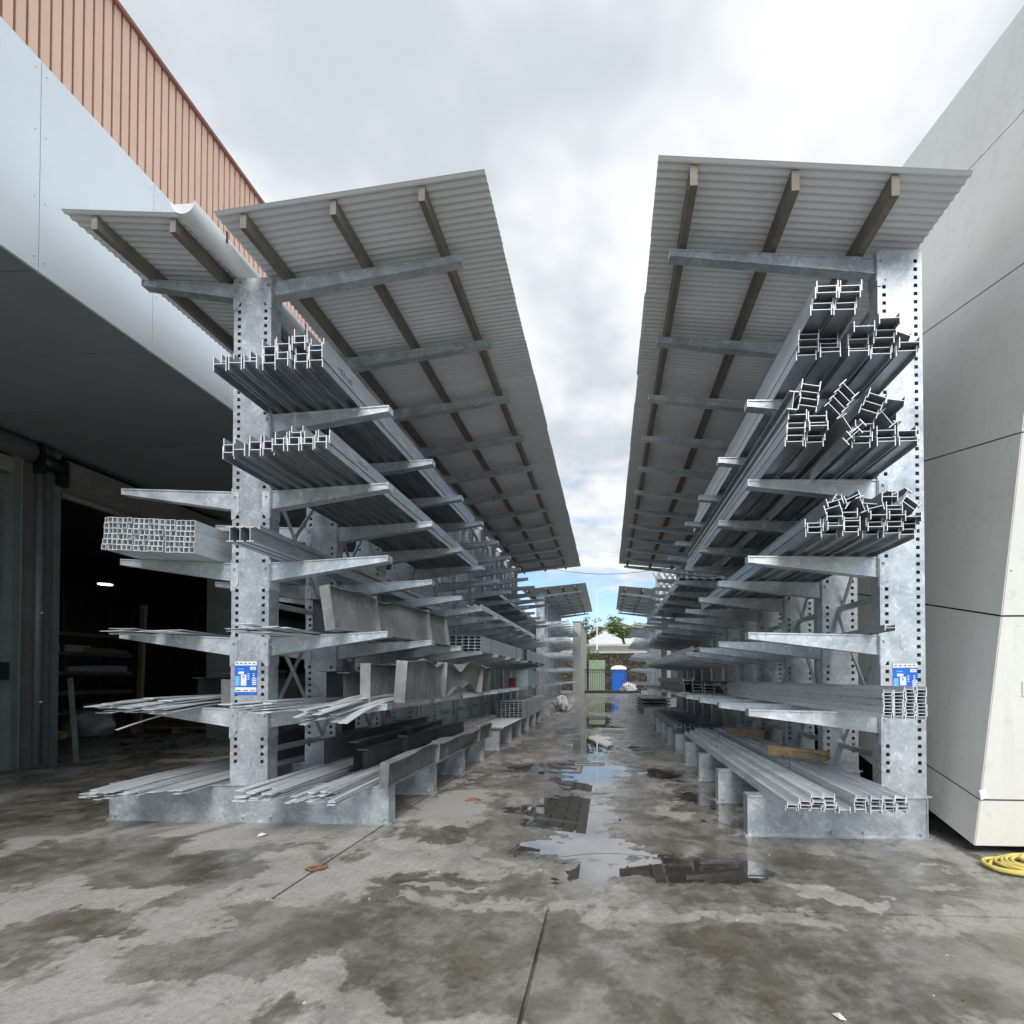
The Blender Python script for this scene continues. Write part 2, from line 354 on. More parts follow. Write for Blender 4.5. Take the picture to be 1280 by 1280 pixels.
# ------------------------------------------------------------------ racks
CW, CD = .43, .17                     # upright width and depth
def column_mesh(hh, z0=.41):
    m = MB(); hs = .036; pitch = .082; xl, xr = -CW/2+.045, CW/2-.045-hs
    for y, face in ((0, 1), (CD, -1)):
        zs = [z0]; z = z0 + .24
        while z < hh-.06: zs += [z, z+hs]; z += pitch
        zs.append(hh); xs = [-CW/2, xl, xl+hs, xr, xr+hs, CW/2]
        base = len(m.v)
        for zz in zs: m.v += [(x, y, zz) for x in xs]
        for i in range(len(zs)-1):
            for j in range(5):
                if i % 2 == 1 and j in (1, 3): continue
                a = base + i*6 + j; q = (a, a+1, a+7, a+6)
                m.f.append(q if face == 1 else q[::-1])
    m.add([(-CW/2,0,z0),(-CW/2,CD,z0),(-CW/2,CD,hh),(-CW/2,0,hh)], [(0,3,2,1)])
    m.add([(CW/2,0,z0),(CW/2,CD,z0),(CW/2,CD,hh),(CW/2,0,hh)], [(0,1,2,3)])
    m.add([(-CW/2,0,hh),(CW/2,0,hh),(CW/2,CD,hh),(-CW/2,CD,hh)], [(0,1,2,3)])
    m.box(-CW/2+.09, CW/2-.09, .04, CD-.04, z0, hh-.01)                    # inner web seen through the holes
    m.box(-CW/2-.05, CW/2+.05, -.004, CD+.004, z0, z0+.012)                 # foot plate
    for zz in (.62, 1.9, 3.3, 4.9): m.prism([(-.028, zz), (0, zz-.03), (.028, zz), (.028, zz+.13), (0, zz+.16), (-.028, zz+.13)], -.005, .001)
    return m.mesh('upright', 'rack')
def base_mesh(x0, x1, hh=.41):
    m = MB(); m.box(x0, x1, .012, CD-.012, .014, hh-.014); m.box(x0-.03, x1+.03, -.012, CD+.012, 0, .014); m.box(x0, x1, -.004, CD+.004, hh-.014, hh)
    m.box(x0-.004, x0+.008, .0, CD, .014, hh-.014); m.box(x1-.008, x1+.004, .0, CD, .014, hh-.014)
    for x in (x0+.06, x1-.06, (x0+x1)/2-.05, (x0+x1)/2+.26):
        m.cyl((x, .013, .055), (x, -.016, .055), .016, n=6)
    return m.mesh('base', 'rack')
def arm_mesh(Ln, rise, s, hr=.20, ht=.065, wd=.10):
    """tapered arm: root at x=0 with its top at z=0, reaching out along s*x and rising"""
    m = MB(); y0, y1 = CD/2-wd/2, CD/2+wd/2
    prof = [(0, -hr), (Ln, rise-ht), (Ln, rise), (0, 0)]
    if s < 0: prof = [(-x, z) for x, z in prof][::-1]
    m.prism(prof, y0, y1)
    lip = [(0, -.012), (Ln, rise-.012), (Ln, rise+.001), (0, .001)]
    if s < 0: lip = [(-x, z) for x, z in lip][::-1]
    m.prism(lip, y0-.012, y1+.012)
    low = [(0, -hr-.001), (Ln, rise-ht-.001), (Ln, rise-ht+.009), (0, -hr+.009)]
    if s < 0: low = [(-x, z) for x, z in low][::-1]
    m.prism(low, y0-.010, y1+.010)
    a, b = sorted((0, s*.012)); m.box(a, b, .004, CD-.004, -hr-.10, .03)
    a, b = sorted((s*(Ln-.004), s*(Ln+.006))); m.box(a, b, y0-.012, y1+.012, rise-ht-.003, rise+.003)
    return m.mesh('arm', 'rack')
def clip_mesh(s):
    m = MB(); pr = [(0, -.26), (.035, -.26), (.088, -.17), (.088, .045), (0, .045)]
    pr = [((CW/2+.006-x)*s, z) for x, z in pr]
    if s > 0: pr = pr[::-1]
    m.prism(pr, -.009, -.001)
    xb = (CW/2-.035)*s
    m.cyl((xb, -.009, .0), (xb, -.026, .0), .017, n=6)
    return m.mesh('connector_plate', 'rack')

def roof_sheet_mesh(x0, z0, x1, z1, width=.836, name='roof_sheet'):
    pitch = .076; n = int(round(width/pitch)); m = MB(); k = 8
    for i in range(n*k+3):
        y = i*pitch/k; dz = .009*math.cos(2*math.pi*i/k)
        m.v += [(x0, y, z0+dz), (x1, y, z1+dz)]
    for i in range(n*k+2): m.f.append((2*i, 2*i+1, 2*i+3, 2*i+2))
    return m.mesh(name, 'roof', True)
def roof_wing(rack, x0, z0, x1, z1, ya, yb, purl, ph, pw=.062):
    """corrugated sheets laid across timber purlins"""
    me = roof_sheet_mesh(x0, z0, x1, z1); n = max(1, round((yb-ya)/.836))
    for i in range(n): obj('roof_sheet', me, rack, (random.uniform(-.005, .005), ya+i*.836, .0015*(i % 2)+random.uniform(0, .003)), (0, R(random.uniform(-.06, .06)), R(random.uniform(-.03, .03))))
    seg = 5.6
    for x in purl:
        z = z0 + (z1-z0)*(x-x0)/(x1-x0) - .010
        y = ya + .05; k = 0
        while y < yb-.1:
            e = min(y+seg, yb-.08)
            obj('purlin', boxm('purlin', 'timber', -pw/2, pw/2, 0, e-y-.004, -ph, 0), rack, (x + (.004 if k % 2 else 0), y, z)); y = e; k += 1

def make_rack(name, cx, y0, pitch, n, hh, sides, levels, rise, Larm, roof_arms, bx, label, clips=4, bracing=True):
    """sides: {+1: [levels], -1: [...]}, roof_arms: {side: (length, rise, z)}"""
    rk = empty(name, (cx, y0, 0), label, 'rack')
    cm, bs = column_mesh(hh), base_mesh(*bx)
    am = {s: arm_mesh(Larm, rise, s) for s in sides}; ram = {s: arm_mesh(v[0], v[1], s, .16, .07, .09) for s, v in roof_arms.items()}
    cl = {1: clip_mesh(1), -1: clip_mesh(-1)}
    for k in range(n):
        u = obj('upright', cm, rk, (0, k*pitch, 0))
        obj('base', bs, u)
        for s, lv in sides.items():
            for l in lv:
                obj('arm', am[s], u, (s*CW/2, 0, levels[l]-rise))
                if k < clips: obj('connector_plate', cl[s], u, (0, 0, levels[l]-rise-.06))
        for s, v in roof_arms.items():
            obj('roof_arm', ram[s], u, (s*CW/2, 0, v[2]))
            if k < 2: obj('connector_plate', cl[s], u, (0, 0, v[2]-.06))
    if bracing:
        for k in range(n-1):
            y1 = k*pitch+CD; y2 = (k+1)*pitch
            for z in (.75, 2.45, 4.1, hh-.25):
                obj('tie_bar', boxm('tie_bar', 'rack', -.03, .03, y1, y2, z-.03, z+.03), rk)
            if k in (0, 1, n-3, n-2):
                for za, zb in ((.8, 2.4), (2.4, .8), (2.5, 4.05), (4.05, 2.5)):
                    off = .035 if za > zb else -.035
                    obj('brace', MB().cyl((off, y1, za), (off, y2, zb), .022, n=6).mesh('brace', 'rack'), rk)
    return rk

ZL = {2: 1.305, 3: 2.10, 4: 2.93, 5: 3.73, 6: 4.585}; RISE_L = .065; XL = -3.95; YL = 5.44; PL = 1.40
ZR = {2: 1.27, 3: 2.05, 4: 2.827, 5: 3.605, 6: 4.42}; RISE_R = .03; XR = 2.915; YR = 5.25; PR = 1.37
rackL = make_rack('cantilever_rack', XL, YL, PL, 12, 6.05, {1: [2,3,4,5,6], -1: [2,3,4,5]}, ZL, RISE_L, 1.325,
                  {1: (2.13, .205, 6.02), -1: (1.12, .11, 6.01)}, (-1.61, 1.575),
                  'long double-sided galvanised cantilever rack with V-shaped roof and gutter beside the warehouse')
rackR = make_rack('cantilever_rack', XR, YR, PR, 12, 5.87, {-1: [2,3,4,5,6]}, ZR, RISE_R, 1.275,
                  {-1: (2.055, .19, 5.83)}, (-1.515, .225),
                  'long single-sided galvanised cantilever rack with sloping roof against the off-white building')
YF = 4.76
# left roof wings (coordinates relative to the rack)
roof_wing(rackL, -3.87-XL, 6.165, -1.17-XL, 6.43, YF-YL, 22.0-YL, [-3.60-XL, -2.685-XL, -1.80-XL], .145)
roof_wing(rackL, -5.46-XL, 6.275, -4.16-XL, 6.165, YF-YL, 22.0-YL, [-5.16-XL, -4.33-XL], .135)
# half-round gutter in the valley
gmesh = MB(); n = 12
for y in (0, 17.3):
    for r in (.125, .118):
        gmesh.v += [(r*math.cos(math.pi+math.pi*i/n), y, r*math.sin(math.pi+math.pi*i/n)) for i in range(n+1)]
q = n+1
for i in range(n):
    gmesh.f += [(i, i+1, 2*q+i+1, 2*q+i), (q+i, 3*q+i, 3*q+i+1, q+i+1), (i, q+i, q+i+1, i+1)]
gut = obj('gutter', gmesh.mesh('gutter', 'pvc', True), rackL, (-4.10-XL, 4.66-YL, 6.195))
cap = MB(); cap.v = [(0, .03, 0)] + [(.12*math.cos(math.pi+math.pi*i/n), .03, .12*math.sin(math.pi+math.pi*i/n)) for i in range(n+1)]
cap.f = [(0, i+1, i+2) for i in range(n)]
obj('end_cap', cap.mesh('gutter_cap', 'pvc'), gut)
br = MB(); br.box(.12, .128, -.012, .012, -.06, .06); br.box(-.13, .13, -.012, .012, .0, .006); gbm = br.mesh('gutter_bracket', 'dark_steel')
for i in range(12): obj('bracket', gbm, gut, (0, .42 + i*1.4, .004))
YFR = 4.61
roof_wing(rackR, .457-XR, 6.31, 3.19-XR, 6.015, YFR-YR, 21.1-YR, [.785-XR, 1.69-XR, 2.56-XR], .19, .07)

# second pair of racks further down the aisle
rackL2 = make_rack('cantilever_rack', -3.6, 27.1, 1.4, 8, 6.05, {1: [2,3,4,5,6]}, ZL, .05, 1.3, {1: (2.0, .19, 6.0)}, (-.3, 1.5),
                   'farther roofed cantilever rack in front of the concrete wall end', 0, False)
roof_wing(rackL2, -.9, 6.13, 2.46, 6.45, -.7, 10.6, [-.6, .4, 1.2, 1.9], .14)
rackR2 = make_rack('cantilever_rack', 2.9, 27.0, 1.37, 7, 5.9, {-1: [2,3,4,5,6]}, ZR, .03, 1.3, {-1: (2.0, .17, 5.85)}, (-1.5, .22),
                   'farther roofed cantilever rack behind the white lattice screen', 0, False)
roof_wing(rackR2, .57-2.9, 6.27, .45, 6.02, -.6, 8.9, [-2.0, -1.1, -.2], .18)
# ------------------------------------------------------------------ steel stock
def ibeam_mesh(h, b, tf, tw, Ln, mat='beam', name='steel_beam'):
    """lying on its side: web level, both flanges upright"""
    a, c = h/2, b/2; t = tw/2; i = a-tf
    pr = [(-a,-c),(-i,-c),(-i,-t),(i,-t),(i,-c),(a,-c),(a,c),(i,c),(i,t),(-i,t),(-i,c),(-a,c)]
    me = MB().prism(pr, 0, Ln).mesh(name, mat); me.materials.append(M['cut_end'])
    for p in me.polygons[:2]: p.material_index = 1
    return me
def armz(side, lev, x):
    """height of the top of the arms of the first racks at x"""
    if side == 'L':
        if lev == 0: return .412
        d = (x+3.735)/1.325 if x > XL else (-4.165-x)/1.325
        return ZL[lev] - RISE_L + RISE_L*d + .002
    if lev == 0: return .412
    return ZR[lev] - RISE_R + RISE_R*(2.70-x)/1.275 + .002
def beam(me, x, y, z, roll, label, group, yaw=0., pitch=0., name='steel_beam'):
    return obj(name, me, None, (x, y, z), (R(pitch), R(roll), R(yaw)), label, 'steel beam', group)
def stack(me, side, lev, b, tw, cols, y0, label, group, jit=.05, tf=.008, last=None):
    """columns of nested beams: each upper beam's flanges stand on the web below"""
    out = []
    for x, ns in cols:
        z = armz(side, lev, x) + b/2
        for k in range(ns):
            sx = tf*.62*(1 if k % 2 else -1)
            yy = (y0(k, x) if callable(y0) else y0) + random.uniform(-jit, jit)
            out.append(beam(me, x+sx, yy, z + k*(b/2+tw+.001)*1.01, random.uniform(-.5, .5), label, group))
    return out

# left rack, upper levels
hea = ibeam_mesh(.133, .14, .0085, .006, 5.6)
hea2 = ibeam_mesh(.118, .126, .008, .006, 5.45)
cols = [(-3.70+i*.152, c) for i, c in enumerate([2, 1, 2, 3, 3, 4, 3])]
L6 = stack(hea, 'L', 6, .14, .006, cols, lambda k, x: 4.70+.03*(k % 2), 'galvanised wide-flange beam stacked on the highest arms of the double-sided rack', 'beams on the highest arms of the double-sided rack')
cols = [(-3.60+i*.1345, c) for i, c in enumerate([2, 1, 2, 2, 2, 3, 2, 2])]
L5 = stack(hea2, 'L', 5, .126, .006, cols, lambda k, x: 4.62+.03*(k % 2), 'galvanised wide-flange beam stacked on the second-highest arms of the double-sided rack', 'beams on the second-highest arms of the double-sided rack')
# stencilled section mark on the outer flanges
def mark(txt, parent, loc, size, rot):
    cu = bpy.data.curves.new('marking', 'FONT'); cu.body = txt; cu.size = size; cu.extrude = 0
    tmp = bpy.data.objects.new('marking_tmp', cu); COL.objects.link(tmp)
    dgp = bpy.context.evaluated_depsgraph_get(); me = bpy.data.meshes.new_from_object(tmp.evaluated_get(dgp))
    bpy.data.objects.remove(tmp); me.materials.clear(); me.materials.append(M['ink'])
    return obj('marking', me, parent, loc, rot)
mark('HEA140', L6[-2], (.0680, .28, -.03), .085, (R(90), 0, R(90)))
mark('HEA120', L5[-1], (.0605, .55, -.03), .06, (R(90), 0, R(90)))
# level 4: paired I-beams standing flange-down plus one on top
ipe = ibeam_mesh(.14, .073, .007, .005, 5.6)
for i, x in enumerate((-3.56, -3.475, -3.39)):
    beam(ipe, x, 4.62+.02*i, armz('L', 4, x)+.071, 90, 'galvanised I-beam standing flange-down on the middle arms of the double-sided rack', 'flange-down beams on the middle arms')
beam(ipe, -3.50, 4.85, armz('L', 4, -3.5)+.145+.037, 0, 'single galvanised I-beam lying across three flange-down beams', None)
# farther beams on the double-sided rack
chan = ibeam_mesh(.12, .10, .007, .005, 7.6, 'beam_bright')
for i in range(2): beam(chan, -2.55-.15*i, 9.9, armz('L', 4, -2.55-.15*i)+.052, 0, 'bright galvanised beam on the middle arms far along the double-sided rack', 'bright beams far along the middle arms')
far6 = ibeam_mesh(.16, .082, .008, .005, 5.6)
stack(far6, 'L', 5, .082, .005, [(-3.5+.2*i, 1) for i in range(4)], 13.2, 'galvanised beam on the upper arms at the far end of the double-sided rack', 'beams at the far end of the double-sided rack')

# right rack: three levels of I-beams, crossing pieces heaped on top
ipe180 = ibeam_mesh(.178, .093, .008, .0055, 5.5); ipe160 = ibeam_mesh(.158, .083, .0075, .005, 5.6); ipe140 = ibeam_mesh(.138, .074, .007, .005, 5.0)
lab = 'galvanised I-beam in the neat stacks on the highest arms by the off-white building'
g6 = 'stacked beams on the highest arms by the off-white building'
stack(ipe180, 'R', 6, .093, .0055, [(1.767, 4), (1.958, 4)], 4.63, lab, g6)
for i, x in enumerate((1.79, 1.98)):
    for k in range(4):
        z = armz('R', 6, x)+.0465+(4+k)*.0535
        beam(ipe180, x+.006*(1 if k % 2 else -1)+.02*(k//2), 4.36-.05*(k//2), z, random.uniform(-.6, .6), lab, g6)
stack(ipe180, 'R', 6, .093, .0055, [(2.195, 4), (2.405, 5), (2.602, 2)], lambda k, x: 4.62-.03*k, lab, g6)
t6 = 'galvanised I-beam lying askew on the highest beam stack by the off-white building'; gt6 = 'askew beams on the highest stack'
z6 = armz('R', 6, 2.6)
beam(ipe180, 2.585, 4.63, z6+.235, 22, t6, gt6); beam(ipe160, 2.57, 4.9, z6+.34, 97, t6, gt6); beam(ipe160, 2.655, 4.95, z6+.36, 84, t6, gt6)
lab = 'galvanised I-beam in the neat stacks on the second-highest arms by the off-white building'; g5 = 'stacked beams on the second-highest arms by the off-white building'
stack(ipe160, 'R', 5, .083, .005, [(1.62, 5), (1.795, 5)], lambda k, x: 4.52-.02*k, lab, g5)
stack(ipe160, 'R', 5, .083, .005, [(2.20, 4), (2.395, 3), (2.575, 3)], lambda k, x: 4.56-.02*k, lab, g5)
t5 = 'galvanised I-beam lying askew on the second-highest beam stack by the off-white building'; gt5 = 'askew beams on the second-highest stack'
z5 = armz('R', 5, 2.)
for k in range(4): beam(ipe160, 1.70+.006*(k % 2), 4.44-.02*k, z5+.315+.048*k, 10, t5, gt5)
beam(ipe160, 1.565, 4.40, z5+.345, 97, t5, gt5)
for k in range(4): beam(ipe160, 1.925+.035*k*.9, 4.45-.02*k, z5+.285+.045*k, 48, t5, gt5)
beam(ipe160, 2.04, 4.47, z5+.17, 58, t5, gt5)
for k in range(2): beam(ipe160, 2.085+.03*k, 4.47, z5+.065+.058*k, -42, t5, gt5)
for k in range(3): beam(ipe160, 2.215+.022*k, 4.46-.03*k, z5+.265+.05*k, 19, t5, gt5)
beam(ipe160, 2.44, 4.60, z5+.27, 52, t5, gt5); beam(ipe160, 2.47, 4.52, z5+.385, 9, t5, gt5)
beam(ipe160, 2.60, 4.75, z5+.375, 91, t5, gt5); beam(ipe160, 2.585, 4.70, z5+.215, 88, t5, gt5)
lab = 'galvanised I-beam in the neat stacks on the middle arms by the off-white building'; g4 = 'stacked beams on the middle arms by the off-white building'
stack(ipe140, 'R', 4, .074, .005, [(1.794, 3), (1.947, 4), (2.093, 5), (2.292, 4), (2.446, 4), (2.598, 4)], lambda k, x: 4.56-.012*k, lab, g4)
t4 = 'galvanised I-beam lying askew on the middle beam stack by the off-white building'; gt4 = 'askew beams on the middle stack'
z4 = armz('R', 4, 2.2)
for x, y, z, r in ((1.925, 4.5, .245, -16), (1.945, 4.5, .300, -16), (2.05, 4.62, .335, 33), (2.14, 4.6, .365, -24), (2.185, 4.52, .275, 70), (2.285, 4.5, .240, -13), (2.30, 4.62, .31, 6),
                   (2.43, 4.55, .345, 1), (2.475, 4.6, .345, 91), (2.44, 4.5, .218, 1), (2.455, 4.53, .26, 0), (2.57, 4.52, .255, 38), (2.60, 4.52, .295, 38), (2.63, 4.7, .40, 128)):
    beam(ipe140, x, y, z4+z, r, t4, gt4)
# lone beam by the upright, low bundle of small beams, ground bundle
beam(ibeam_mesh(.10, .055, .006, .004, 5.2), 2.60, 4.88, armz('R', 3, 2.6)+.029, 0, 'lone small I-beam on otherwise empty arms by the off-white building', None)
ipe80 = ibeam_mesh(.080, .046, .0052, .0038, 5.6, 'beam_bright'); ipe100 = ibeam_mesh(.100, .055, .0057, .0041, 6.0, 'beam_bright')
s2 = stack(ipe80, 'R', 2, .046, .0038, [(2.335, 8), (2.425, 8), (2.515, 9), (2.605, 9)], 4.43, 'bright small I-beam in the tall narrow bundle on the lowest arms by the off-white building', 'small beams on the lowest arms', .012, .0052)
mark('28 B', s2[3], (-.0425, .30, -.012), .045, (R(90), 0, R(-90)))
lab = 'bright small I-beam in the wide pile lying on the rack feet by the off-white building'; g0 = 'small beams on the rack feet by the off-white building'
stack(ipe100, 'R', 0, .055, .0041, [(1.62, 2), (1.728, 3), (1.836, 4), (1.944, 4), (2.06, 1), (2.205, 4), (2.325, 4), (2.44, 4), (2.553, 4)], 4.63, lab, g0, .03, .0057)
for y, x0, x1, yaw in ((6.55, 2.10, 2.62, -48), (8.9, 2.12, 2.60, -50)):
    obj('timber_block', MB().box(-.37, .37, -.06, .06, 0, .11).mesh('timber_block', 'block'), None, ((x0+x1)/2, y, .600), (0, 0, R(yaw)),
        'sawn timber block strapped across the small beam pile close to its cut ends' if y < 7 else 'sawn timber block lying across the small beam pile farther from its cut ends', 'timber', 'timber blocks on the beam pile')
wire = MB(); wire.tube([(2.14, 6.35, .68), (2.15, 6.28, .66), (2.145, 6.22, .60), (2.14, 6.2, .50)], .006, 5); wire.tube([(2.2, 6.3, .706), (2.4, 6.2, .705), (2.6, 6.15, .65)], .006, 5)
obj('strap_wire', wire.mesh('strap_wire', 'girder_dark'), label='thin wire strap hanging over the small beam pile beside a timber block', cat='wire')
# farther stock on the right rack
big = ibeam_mesh(.20, .10, .0085, .006, 5.2, 'girder'); hea3 = ibeam_mesh(.19, .20, .010, .0065, 5.0, 'girder')
lab = 'dark weathered I-beam in the heap on the lowest arms halfway down the single-sided rack'; gb = 'dark beams halfway down the single-sided rack'
for i in range(3): beam(big, 1.83, 10.6+.05*i, armz('R', 2, 1.8)+.052+.0585*i, 0, lab, gb)
for i in range(3): beam(big, 2.05, 10.5, armz('R', 2, 2.)+.052+.0585*i, 0, lab, gb)
beam(hea3, 1.58, 10.7, armz('R', 2, 1.58)+.097, 90, lab, gb); beam(big, 2.3, 10.5, armz('R', 2, 2.2)+.11, 50, lab, gb); beam(big, 2.42, 10.6, armz('R', 2, 2.2)+.14, -40, lab, gb)
beam(big, 1.62, 10.5, armz('R', 2, 1.6)+.255, 0, lab, gb)
for i in range(3): beam(ibeam_mesh(.14, .15, .009, .006, 5.5, 'girder'), 1.55+.2*i, 11.4, .412+.076, 0, 'dark wide-flange beam on the rack feet beyond the bright beam pile', 'dark beams on the rack feet beyond the bright pile')
lab = 'galvanised beam on the upper arms farther along the single-sided rack'; gb = 'beams farther along the upper arms of the single-sided rack'
stack(far6, 'R', 5, .082, .005, [(1.62+.19*i, 3) for i in range(5)], 11.2, lab, gb); stack(far6, 'R', 4, .074, .005, [(1.6+.17*i, 1) for i in range(6)], 14.2, lab, gb)
beam(ibeam_mesh(.16, .16, .009, .006, 6.0), 1.75, 10.2, armz('R', 3, 1.75)+.082, 0, 'single wide-flange beam on the arms above the dark beam heap', None)
for i in range(3): beam(far6, 1.6+.18*i, 15.2, armz('R', 3, 1.7)+.043, 0, lab, gb)
tp = empty('timber_pile', (1.55, 21.6, 0), 'low dark pile of long boards at the far end of the single-sided rack', 'board pile')
bd = boxm('board', 'girder', -.11, .11, 0, 4.4, 0, .05)
for r_ in range(6):
    for c_ in range(5): obj('board', bd, tp, (c_*.24 - .0, .05*((r_+c_) % 3), r_*.13+.07*(r_ > -1)-.07 + .0), None or (0, 0, 0))

# -- square tube bundles
def tube_mesh(wx, wz, t, Ln, mat='tube'):
    m = MB(); o = [(0,0),(wx,0),(wx,wz),(0,wz)]; i = [(t,t),(wx-t,t),(wx-t,wz-t),(t,wz-t)]
    for y in (0, Ln): m.v += [(x, y, z) for x, z in o] + [(x, y, z) for x, z in i]
    for k in range(4):
        j = (k+1) % 4
        m.f += [(k, j, 8+j, 8+k)[::-1], (4+k, 4+j, 12+j, 12+k), (k, j, 4+j, 4+k), (8+k, 8+j, 12+j, 12+k)[::-1]]
    m.f.append((12, 13, 14, 15)); me = m.mesh('tube', mat); me.materials.append(M['cut_end'])  # unseen far end closed off so the tube holes stay dark
    for k in range(4): me.polygons[4*k+2].material_index = 1
    return me
def tube_bundle(x, y, z, nx, nz, wx, wz, Ln, label, group=None, t=.004, tilt=0.):
    e = empty('tube_bundle', (x, y, z), label, 'tube bundle', group, rot=(0, R(tilt), 0)); me = tube_mesh(wx-.002, wz-.001, t, Ln)
    for i in range(nx):
        for k in range(nz): obj('tube', me, e, (i*wx, random.uniform(-.012, .012), k*wz))
    for yy in (Ln*.18, Ln*.8):
        s = MB(); a, b, c = nx*wx, nz*wz, .003
        s.box(-c-.001, -.001, yy-.012, yy+.012, -.001, b+.001); s.box(a, a+c, yy-.012, yy+.012, -.001, b+.001); s.box(-c, a+c, yy-.012, yy+.012, b+.001, b+.001+c)
        obj('strap', s.mesh('strap', 'dark_steel'), e)
    return e
for i in range(3):
    x = -5.25 + i*.331
    e = tube_bundle(x, 5.02+.01*i, armz('L', 4, x)+.004, 6, 6, .0535, .0565, 5.8, ('outermost strapped bundle of small square tubes at the warehouse-side arm tips', 'strapped bundle of small square tubes between two like bundles on warehouse-side arms', 'strapped bundle of small square tubes with blue tag beside the front upright')[i], 'square tube bundles on the warehouse side', tilt=2.6)
tg = obj('bundle_tag', boxm('bundle_tag', 'blue', 0, .003, 0, .16, -.13, .13), e, (.323, .85, .12))
for x, y, nx, nz, Ln, lv in ((-3.12, 9.95, 5, 5, 4.9, 3), (-3.05, 15.3, 5, 5, 4.4, 3)):
    tube_bundle(x, y, armz('L', lv, x)+.03, nx, nz, .125, .062, Ln, 'strapped bundle of rectangular tubes on the aisle arms just past the leaning girder' if y < 12 else 'second strapped bundle of rectangular tubes following the one past the leaning girder', 'rectangular tube bundles far along the aisle arms', .004)
tube_bundle(-3.1, 14.2, .412, 6, 8, .12, .062, 4.6, 'strapped bundle of dark rectangular tubes on the rack feet far down the aisle', None, .004)
tube_bundle(-3.55, 9.9, .412, 5, 3, .10, .05, 4.0, 'low strapped bundle of rectangular tubes on the rack feet behind the corrugated sheets', None, .004)
cs = empty('corrugated_sheets', (-2.95, 11.3, .416), 'short stack of pale corrugated sheets lying on the rack feet', 'sheet stack')
csm = MB(); k = 8
for i in range(8*12+1):
    x = i*.06/k*1.0; dz = .011*math.cos(2*math.pi*i/k); csm.v += [(x, 0, .012+dz), (x, 2.6, .012+dz)]
for i in range(8*12): csm.f.append((2*i, 2*i+1, 2*i+3, 2*i+2)[::-1])
csm = csm.mesh('sheet', 'roof', True)
for i in range(4): obj('sheet', csm, cs, (.004*i-.1, .01*i, .012*i))
obj('wrapped_sheets', boxm('wrapped_sheets', 'wrap', 0, .5, 0, 2.6, 0, .48), None, (-2.95, 15.6, armz('L', 2, -2.95)+.02), (0, 0, 0), 'pale blue plastic-wrapped sheet stack on the lowest arms far down the aisle', 'sheet stack')
obj('red_box', boxm('red_box', 'redbox', 0, .18, 0, .2, 0, .26), None, (-2.85, 14.6, armz('L', 2, -2.85)+.02), (0, 0, 0), 'small red box on the lowest arms beside the wrapped sheets', 'box')

# -- flat bars
def bar_mesh(wd, th, Ln, droop, bend=0.):
    m = MB(); n = 10
    for i in range(n+1):
        f = i/n; y = Ln*f; e = max(0., 1-f*Ln/1.1); z = -droop*e*e; xx = bend*e*e
        m.v += [(-wd/2+xx, y, z), (wd/2+xx, y, z), (wd/2+xx, y, z+th), (-wd/2+xx, y, z+th)]
    for i in range(n):
        a = i*4; m.f += [(a, a+1, a+5, a+4)[::-1], (a+2, a+3, a+7, a+6)[::-1], (a+1, a+2, a+6, a+5)[::-1], (a+3, a, a+4, a+7)[::-1]]
    m.f += [(0, 1, 2, 3), (n*4+3, n*4+2, n*4+1, n*4)]
    return m.mesh('flat_bar', 'flat')
def bars(n, x0, x1, y0, y1, z, wd, th, Ln, label, group, droop=(0, .04), yaw=(0, 1.5), layers=4, bend=(0, 0)):
    cols = math.ceil(n/layers); y_ = random.uniform(*yaw); tm = sum(th)/2
    for i in range(n):
        c, lay = i//layers, i % layers
        me = bar_mesh((x1-x0)/cols*random.uniform(.55, 1.), random.uniform(*th)*.95, Ln*random.uniform(.9, 1.05), random.uniform(*droop), random.uniform(*bend))
        f = (c+.5)/cols; spread = (yaw[1]-yaw[0])*.22
        obj('flat_bar', me, None, (x0+(x1-x0)*f+random.uniform(-.014, .014), random.uniform(y0, y1), z+lay*th[1]*1.03+.001),
            (R(random.uniform(-.1, .1)), R(random.uniform(-1.5, 1.5)), R(y_+random.uniform(-spread, spread))), label, 'flat bar', group)
bars(30, -5.2, -4.75, 4.75, 5.0, .413, (.04, .08), (.006, .01), 5.2, 'galvanised flat bar in the loose spread on the warehouse end of the front foot', 'flat bars on the warehouse end of the foot', (0, .03), (-1.5, .5), 8)
bars(12, -4.75, -4.35, 4.95, 5.15, .413, (.04, .07), (.006, .01), 5.0, 'galvanised flat bar in the loose spread on the warehouse end of the front foot', 'flat bars on the warehouse end of the foot', (0, .03), (-1., .5), 3)
zl2 = armz('L', 2, -4.9)
bars(32, -5.3, -4.5, 4.85, 5.25, zl2, (.03, .06), (.006, .010), 5.0, 'galvanised flat bar in the loose heap on the lowest warehouse-side arms', 'flat bars on the lowest warehouse-side arms', (0, .07), (-2.5, 1.5), 9)
bars(8, -5.0, -4.6, 5.15, 5.45, zl2+.07, (.03, .05), (.005, .008), 4.6, 'galvanised flat bar in the loose heap on the lowest warehouse-side arms', 'flat bars on the lowest warehouse-side arms', (0, .05), (-3, 1), 4)
obj('flat_bar', bar_mesh(.04, .006, 1.3, .22, -.12), None, (-4.85, 4.88, zl2+.002), (0, 0, R(-18)), 'single bent flat bar drooping below the lowest warehouse-side arms', 'flat bar')
zl3 = armz('L', 3, -4.9)
bars(7, -5.45, -4.5, 5.05, 5.3, zl3, (.14, .22), (.004, .007), 4.5, 'thin wide steel strip on the third warehouse-side arms', 'thin strips on the third warehouse-side arms', (-.04, .02), (-2, 2), 4)
zr3 = armz('L', 3, -3.5)
